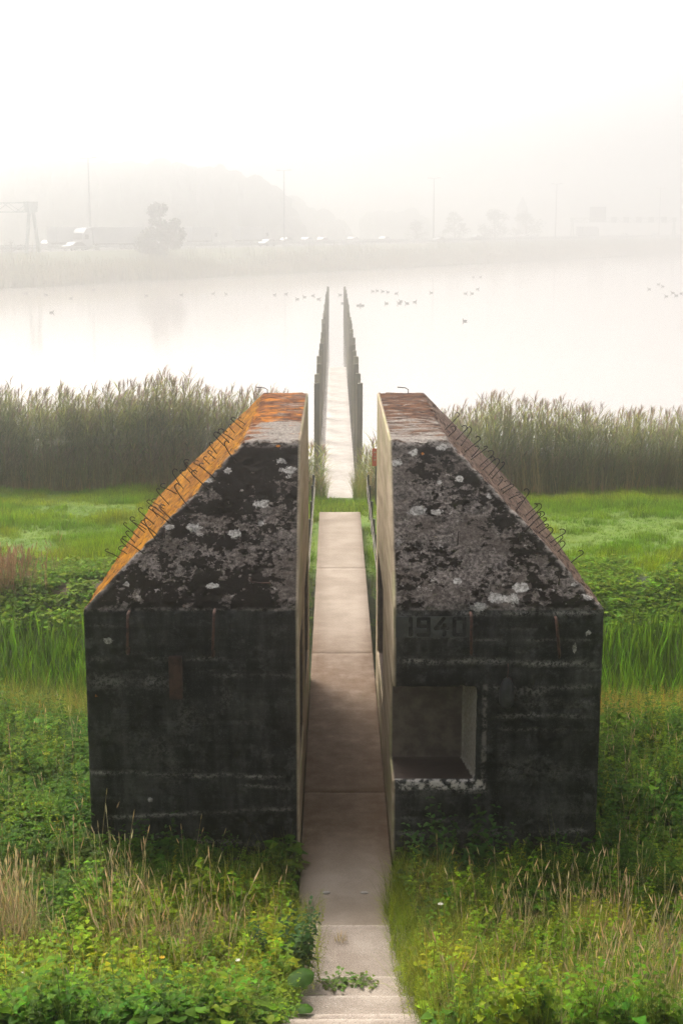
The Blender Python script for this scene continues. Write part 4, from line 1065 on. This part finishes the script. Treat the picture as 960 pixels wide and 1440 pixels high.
# trees
def tree(px, n, h, wid, label, base_z=2.6, dens=1500, col_=(.055, .07, .03), group='trees along the motorway', loc=None):
    if loc is None: c, _ = far_at(px, n); 
    else: c = Vector(loc)
    o = empty('tree', (c.x, c.y, base_z), label=label, cat='tree', group=group)
    mb = MB(); mb.tube([(0, 0, -.3), (.03 * h, 0, h * .3), (0, .02 * h, h * .62), (.01 * h, 0, h * .85)], [h * .028, h * .022, h * .013, h * .004], 8)
    lobes = []
    for k in range(28):
        t = U(.12, .95); a = k * GOLD; prof = math.sin(math.pi * min(1, max(.05, (t + .12) / 1.1))) ** .6
        rr = wid / 2 * prof * U(.4, .98); e = Vector((math.cos(a) * rr, math.sin(a) * rr, h * t))
        mb.tube([(0, 0, h * (t - .16)), e * .55 + Vector((0, 0, h * (t - .08))) * .45, e], [h * .009, h * .006, h * .002], 5)
        lobes.append((np.array(e), wid * U(.09, .22) * (1.15 - t * .5)))
    mb.build('trunk', M_BARK, o)
    f = Fol(); pr = P()
    for k in range(4): pr.leaf((U(-.1, .1), U(-.1, .1), U(-.1, .1)), U(0, 6.3), U(-.6, .6), .42, .3, (1, 1, 1), U(0, .4))
    pr = pr.done(); pts = []
    for c_, r in lobes:
        k = int(dens / len(lobes)); v = rng.normal(0, 1, (k, 3)); v /= np.linalg.norm(v, axis=1)[:, None]
        pts.append(c_ + v * r * U(.3, 1.15, (k, 1)) * np.array([1, 1, .9]))
    pts = np.concatenate(pts); nn_ = len(pts)
    f.add(pr, pts, None, U(.6, 1.3, nn_) * h / 11, np.array([col_]) * tintv(nn_, .3, .15))
    f.build('crown', M_LEAF, o)
M_BARK = simple('bark', (.09, .07, .05), (.05, .04, .03), 4, .9)
tree(226, 14, 8.2, 7.6, 'large round-crowned tree on the shore in front of lorries', 1.9, 7500)
tree(16, 16, 2.6, 5, 'low spreading bush below the left gantry leg', 2.0, 500)
tree(585, 62, 7, 7, 'leftmost and lowest of the four small round trees by the motorway', 1.5, 900)
tree(638, 62, 9.5, 8, 'pointed small tree second in the row of four by motorway', 1.5, 1000)
tree(694, 62, 10.5, 11, 'widest small tree of the row, right of the pointed tree', 1.5, 1000)
tree(738, 62, 10, 11, 'faint tree right of the widest one, at end of the row', 1.5, 900)
# wood beyond the motorway
bm = bmesh.new()
def wood(px, dist, h, r):
    d = ray(px, 330); c = CAM + d * (dist / d.y)
    g = bmesh.ops.create_icosphere(bm, subdivisions=3, radius=r)['verts']
    ph = random.uniform(0, 99)
    P_ = np.array([v.co for v in g]); k = 1 + .55 * (fbm(P_[:, 0] * .45 + ph, P_[:, 1] * .45, P_[:, 2] * .45, 3) - .5)
    for v, kk_ in zip(g, k): v.co = Vector((c.x + v.co.x * kk_, c.y + v.co.y * kk_, h - r * .8 + v.co.z * kk_ * 1.2))
    for z_ in (h - r * 1.8, h - r * 3):
        if z_ < -r: continue
        g2 = bmesh.ops.create_icosphere(bm, subdivisions=2, radius=r)['verts']
        for v in g2: v.co = Vector((c.x + v.co.x, c.y + v.co.y, z_ + v.co.z * 1.3))
for px in np.arange(-60, 415, 9):
    hh = np.interp(px, [-60, 60, 160, 300, 370, 395, 415], [19, 20.5, 21, 20, 16.5, 12, 6]); wood(px, 440 + U(-8, 8), hh * 1.19 - 1 + U(-1.2, .8), U(3.5, 5.5))
for px in np.arange(400, 480, 11): wood(px, 560, np.interp(px, [400, 480], [17, 7]) + U(-2, 1), 5)
for px in np.arange(520, 600, 14): wood(px, 640, 11 + U(-2, 2), 5)
me = bpy.data.meshes.new('forest'); bm.to_mesh(me); bm.free()
m = NM('wood_canopy'); link_mesh('forest', me, m.done(m.mix(m.noise(.6, 5, .7), (.05, .06, .03), (.025, .03, .015)), .95, m.noise(1.2, 5, .7), 1, .6), kind='stuff', label='dense wood behind the motorway, almost lost in the fog', cat='wood')

# lamp posts
M_LP = simple('lamp_steel', (.16, .17, .18), (.10, .11, .12), 2, .5, .4)
def lamp(px, top_py, label, n=40):
    c, t = far_at(px, n); d = ray(px, top_py); ht = H + d.z * (c.y / d.y) - 2.7
    o = empty('street_lamp', (c.x, c.y, 2.7), ANG, label=label, cat='street lamp', group='tall lamps along the motorway')
    MB().tube([(0, 0, 0), (0, 0, ht * .5), (0, 0, ht)], [.22, .17, .11], 8).build('pole', M_LP, o)
    MB().tube([(0, -1.3, ht + .1), (0, 0, ht), (0, 1.3, ht + .1)], .06, 6).build('bracket', M_LP, o)
    for s in (-1, 1): MB().box((0, s * 1.4, ht + .12), (.4, .9, .18), bev=.05).build('lamp_head', M_LP, o)
lamp(128, 223, 'tallest looking street lamp, leftmost, between gantry and round tree'); lamp(400, 240, 'street lamp standing alone between the round tree and the boardwalk')
lamp(609, 251, 'street lamp between the two leftmost small trees'); lamp(780, 259, 'street lamp to the right of the row of small trees'); lamp(925, 265, 'faintest street lamp, rising behind the right sign gantry')

# gantries
M_GAN = simple('gantry_paint', (.27, .33, .32), (.2, .25, .25), 2, .6, .1)
M_SIGN = simple('gantry_sign_back', (.10, .11, .12), (.07, .08, .09), 2, .7)
def gantry(px, n0, n1, top_py, depth_h, label, signs):
    c, t = far_at(px, n0); d = ray(px, top_py); ht = H + d.z * (c.y / d.y) - 2.7
    o = empty('sign_gantry', (c.x, c.y, 2.7), math.atan2(Nd.y, Nd.x), label=label, cat='gantry', group='sign gantries over the motorway')
    L = n1 - n0
    for e in (0, L):
        mb = MB()
        for s in (-1, 1): mb.tube([(e, s * 1.5, -.3), (e, s * .45, ht - depth_h)], [.28, .28], 8)
        mb.box((e, 0, ht - depth_h * .5), (.8, 1.9, depth_h + .1), taper=(1.1, 1.2))
        mb.build('leg', M_GAN, o)
    mb = MB()
    for yy in (-.6, .6):
        for zz in (ht - .1, ht - depth_h): mb.box((L / 2, yy, zz), (L, .16, .16))
        k = 14
        for i in range(k):
            a, b = (L * i / k, ht - depth_h if i % 2 else ht - .1), (L * (i + 1) / k, ht - .1 if i % 2 else ht - depth_h)
            mb.tube([(a[0], yy, a[1]), (b[0], yy, b[1])], .06, 5)
    mb.build('truss', M_GAN, o)
    for (x, z, w_, h_) in signs: MB().box((x, -1.0, ht + z), (w_, .2, h_), bev=.03).build('sign_panel', M_SIGN, o)
gantry(46, 21.5, 58.5, 284, 1.5, 'left sign gantry with lattice beam and splayed legs, cut by the frame edge', [])
gantry(946, 21.5, 58.5, 306, 1.5, 'right sign gantry carrying one tall panel and small square signs', [(28, 1.2, 6, 5.2)] + [(x, -.7, 2, 2) for x in (22, 17.5, 13, 8.5, 4)])

# vehicles
M_GLASS = NM('vehicle_glass').done((.02, .025, .03), .1, spec=.5)
M_TYRE = simple('tyre', (.02, .02, .02), None, 5, .8)
PAINT = {k: simple(k + '_paint', c, tuple(v * .9 for v in c), 2, .35, 0, .5) for k, c in dict(white=(.34, .35, .36), silver=(.28, .29, .30), dark=(.035, .04, .05), blue=(.06, .10, .2), grey=(.2, .21, .22)).items()}
def wheel(o, x, y, r):
    w_ = MB().tube([(x, y - .12, r), (x, y + .12, r)], r, 14).build('wheel', M_TYRE, o)
    MB().tube([(x, y - .13, r), (x, y + .13, r)], r * .55, 10).build('rim', M_STEEL, w_)
def car(paint):
    o = empty('car')
    prof = [(-2.1, .35), (2.1, .35), (2.15, .7), (1.9, .85), (1.0, .95), (.45, 1.42), (-1.1, 1.45), (-1.8, 1.0), (-2.15, .9)]
    MB().prism([(a, -.85, b) for a, b in prof], (0, 1.7, 0)).build('body', PAINT[paint], o)
    for s in (-1, 1): MB().prism([(a, s * .853 - .005, b) for a, b in ((.85, .97), (.4, 1.36), (-1.05, 1.38), (-1.5, 1.0))], (0, .01, 0)).build('side_window', M_GLASS, o)
    MB().prism([(1.02, -.7, .97), (.5, -.62, 1.41), (.5, .62, 1.41), (1.02, .7, .97)], (.02, 0, .012)).build('windscreen', M_GLASS, o)
    for x in (-1.3, 1.3):
        for y in (-.78, .78): wheel(o, x, y, .32)
    return o
def lorry(paint, tp, L=12.5):
    o = empty('lorry')
    prof = [(L / 2 - .2, .5), (L / 2 + 2.1, .5), (L / 2 + 2.2, 1.6), (L / 2 + 1.9, 2.9), (L / 2 + 1.2, 3.6), (L / 2 - .1, 3.7)]
    MB().prism([(a, -1.2, b) for a, b in prof], (0, 2.4, 0)).build('cab', PAINT[paint], o)
    MB().prism([(L / 2 + 2.17, -1.05, 1.75), (L / 2 + 1.93, -1.05, 2.8), (L / 2 + 1.93, 1.05, 2.8), (L / 2 + 2.17, 1.05, 1.75)], (.05, 0, 0)).build('windscreen', M_GLASS, o)
    for s in (-1, 1): MB().box((L / 2 + 1.2, s * 1.205, 2.2), (.9, .02, .8)).build('side_window', M_GLASS, o)
    MB().box((-.5, 0, 2.45), (L, 2.5, 2.75), bev=.06).build('trailer', PAINT[tp], o)
    MB().box((-.5, 0, .95), (L - .3, .9, .2)).build('chassis', M_TYRE, o)
    for x in (-L / 2 + 1.2, -L / 2 + 2.5, -L / 2 + 3.8, L / 2 - 1.5, L / 2 + 1.3):
        for y in (-1.05, 1.05): wheel(o, x, y, .5)
    return o
CARP = {k: None for k in PAINT}
LP = {}
first = {}
def place(kind, paint, px, n, label, tp='white', L=12.5):
    key = (kind, paint, tp, L)
    if key not in first: o = first[key] = car(paint) if kind == 'car' else lorry(paint, tp, L)
    else: o = copy_tree(first[key])
    c, _ = far_at(px, n); o.location = (c.x, c.y, 2.76); o.rotation_euler = (0, 0, ANG + (0 if n > 40 else math.pi))
    tag(o, label, kind, 'traffic on the motorway')
place('lorry', 'white', 108, 46, 'white lorry with pale trailer, leftmost, left of street lamp foot', 'silver')
place('lorry', 'white', 160, 30, 'long white lorry hidden in part by the round tree', 'silver', 14.5)
place('lorry', 'white', 280, 46, 'small pale box lorry just right of the round tree', 'silver', 6.5)
place('lorry', 'white', 350, 46, 'white lorry left of the second street lamp', 'white', 8.5)
place('lorry', 'silver', 824, 46, 'pale lorry left of the right sign gantry', 'silver')
place('car', 'white', 72, 50, 'white car right of the left gantry leg')
place('car', 'dark', 104, 27, 'dark car in front of the leftmost lorry')
place('car', 'white', 376, 29, 'white car close to foot of the second street lamp')
place('car', 'dark', 404, 46, 'dark car just right of the second street lamp')
place('car', 'silver', 433, 50, 'silver car between second street lamp and boardwalk posts')
place('car', 'grey', 455, 46, 'grey car above the far end of the left post row')
place('car', 'silver', 497, 46, 'silver car above the far end of the right post row')
place('car', 'white', 541, 46, 'white car left of the leftmost small tree')
place('car', 'dark', 616, 28, 'dark car beneath the street lamp between small trees')
place('car', 'white', 669, 50, 'white car between pointed tree and widest small tree')
place('car', 'white', 738, 50, 'white car under the faint tree at end of the row')
place('car', 'silver', 752, 46, 'silver car left of fourth street lamp')
place('car', 'white', 877, 46, 'white car under the left leg of the right gantry')
place('car', 'white', 921, 46, 'white car midway under the right sign gantry')
place('car', 'white', 947, 46, 'white car under the right leg of right gantry')
# church-like tower in the fog
c = at_y(733, 330, 600)
tw = empty('tower', (c.x, 600, .8), label='slim pointed tower, barely visible in the fog', cat='tower')
MB().box((0, 0, 6.5), (4, 4, 13), bev=.1).build('shaft', simple('tower_stone', (.2, .19, .17), (.15, .14, .13), 1), tw)
MB().tube([(0, 0, 13), (0, 0, 14), (0, 0, 18)], [2.6, 1.9, .1], 8).build('spire', simple('tower_roof', (.08, .09, .1), None, 1), tw)

# ------------------------------------------------------------------ ducks
M_DUCK = simple('duck_feathers', (.045, .035, .028), (.02, .017, .015), 20, .7)
M_BILL = simple('duck_bill', (.25, .17, .05))
def duck():
    o = empty('duck')
    mb = MB()
    pts = [(-.30, 0, .14), (-.24, 0, .11), (-.12, 0, .08), (.02, 0, .07), (.12, 0, .08), (.18, 0, .13), (.20, 0, .20), (.205, 0, .255), (.235, 0, .285), (.275, 0, .275), (.30, 0, .26)]
    rad = [.012, .05, .095, .115, .10, .065, .04, .038, .05, .042, .018]
    mb.tube(pts, rad, 10)
    mb.build('body', M_DUCK, o, smooth=True)
    MB().box((.325, 0, .255), (.065, .03, .014), bev=.004).build('bill', M_BILL, o)
    return o
d0 = duck()
DK = [(524, 410), (530, 409), (538, 410), (545, 411), (557, 413), (606, 412), (654, 413), (663, 413), (671, 407), (665, 390), (675, 390), (504, 430), (509, 430), (543, 427), (561, 427), (563, 424), (572, 427), (583, 425), (653, 452),
      (386, 415), (402, 414), (440, 416), (448, 421), (418, 421), (478, 415), (482, 427), (428, 418), (65, 415), (100, 420), (73, 440), (132, 408), (255, 415), (300, 413), (318, 414), (206, 416), (37, 413),
      (925, 400), (931, 403), (945, 412), (950, 416), (957, 413), (912, 407), (936, 417)]
def where(px, py):
    v = 'between the post rows' if 458 < px < 490 else 'on the pale lake'
    return v
for i, (px, py) in enumerate(DK):
    o = d0 if i == 0 else copy_tree(d0)
    c = at_z(px, py, WZ); o.location = (c.x, c.y, WZ - .02); o.rotation_euler = (0, 0, random.uniform(-.6, .6) + (math.pi if random.random() < .5 else 0)); o.scale = (.85,) * 3
    lab = 'small dark duck in the scattered flock floating on the pale lake'
    if (px, py) == (653, 452): lab = 'lone dark duck, lowest and nearest of the flock right of the posts'
    tag(o, lab, 'duck', 'ducks on the lake')

# ------------------------------------------------------------------ haze
bm = bmesh.new(); g = bmesh.ops.create_cube(bm, size=1)['verts']
for v in g: v.co = Vector((v.co.x * 1500, 510 - 75 + v.co.y * 1100 + 50, -4 + (v.co.z + .5) * 36))
me = bpy.data.meshes.new('haze'); bm.to_mesh(me); bm.free()
m = bpy.data.materials.new('haze'); m.use_nodes = True; t = m.node_tree; t.nodes.clear()
pv = t.nodes.new('ShaderNodeVolumePrincipled'); out = t.nodes.new('ShaderNodeOutputMaterial')
pv.inputs['Color'].default_value = HAZE_COLOR; pv.inputs['Density'].default_value = HAZE_DENSITY; pv.inputs['Anisotropy'].default_value = HAZE_ANISO
t.links.new(pv.outputs[0], out.inputs['Volume'])
link_mesh('haze', me, m, kind='stuff', label='pale morning fog filling the air over lake and fields', cat='haze')
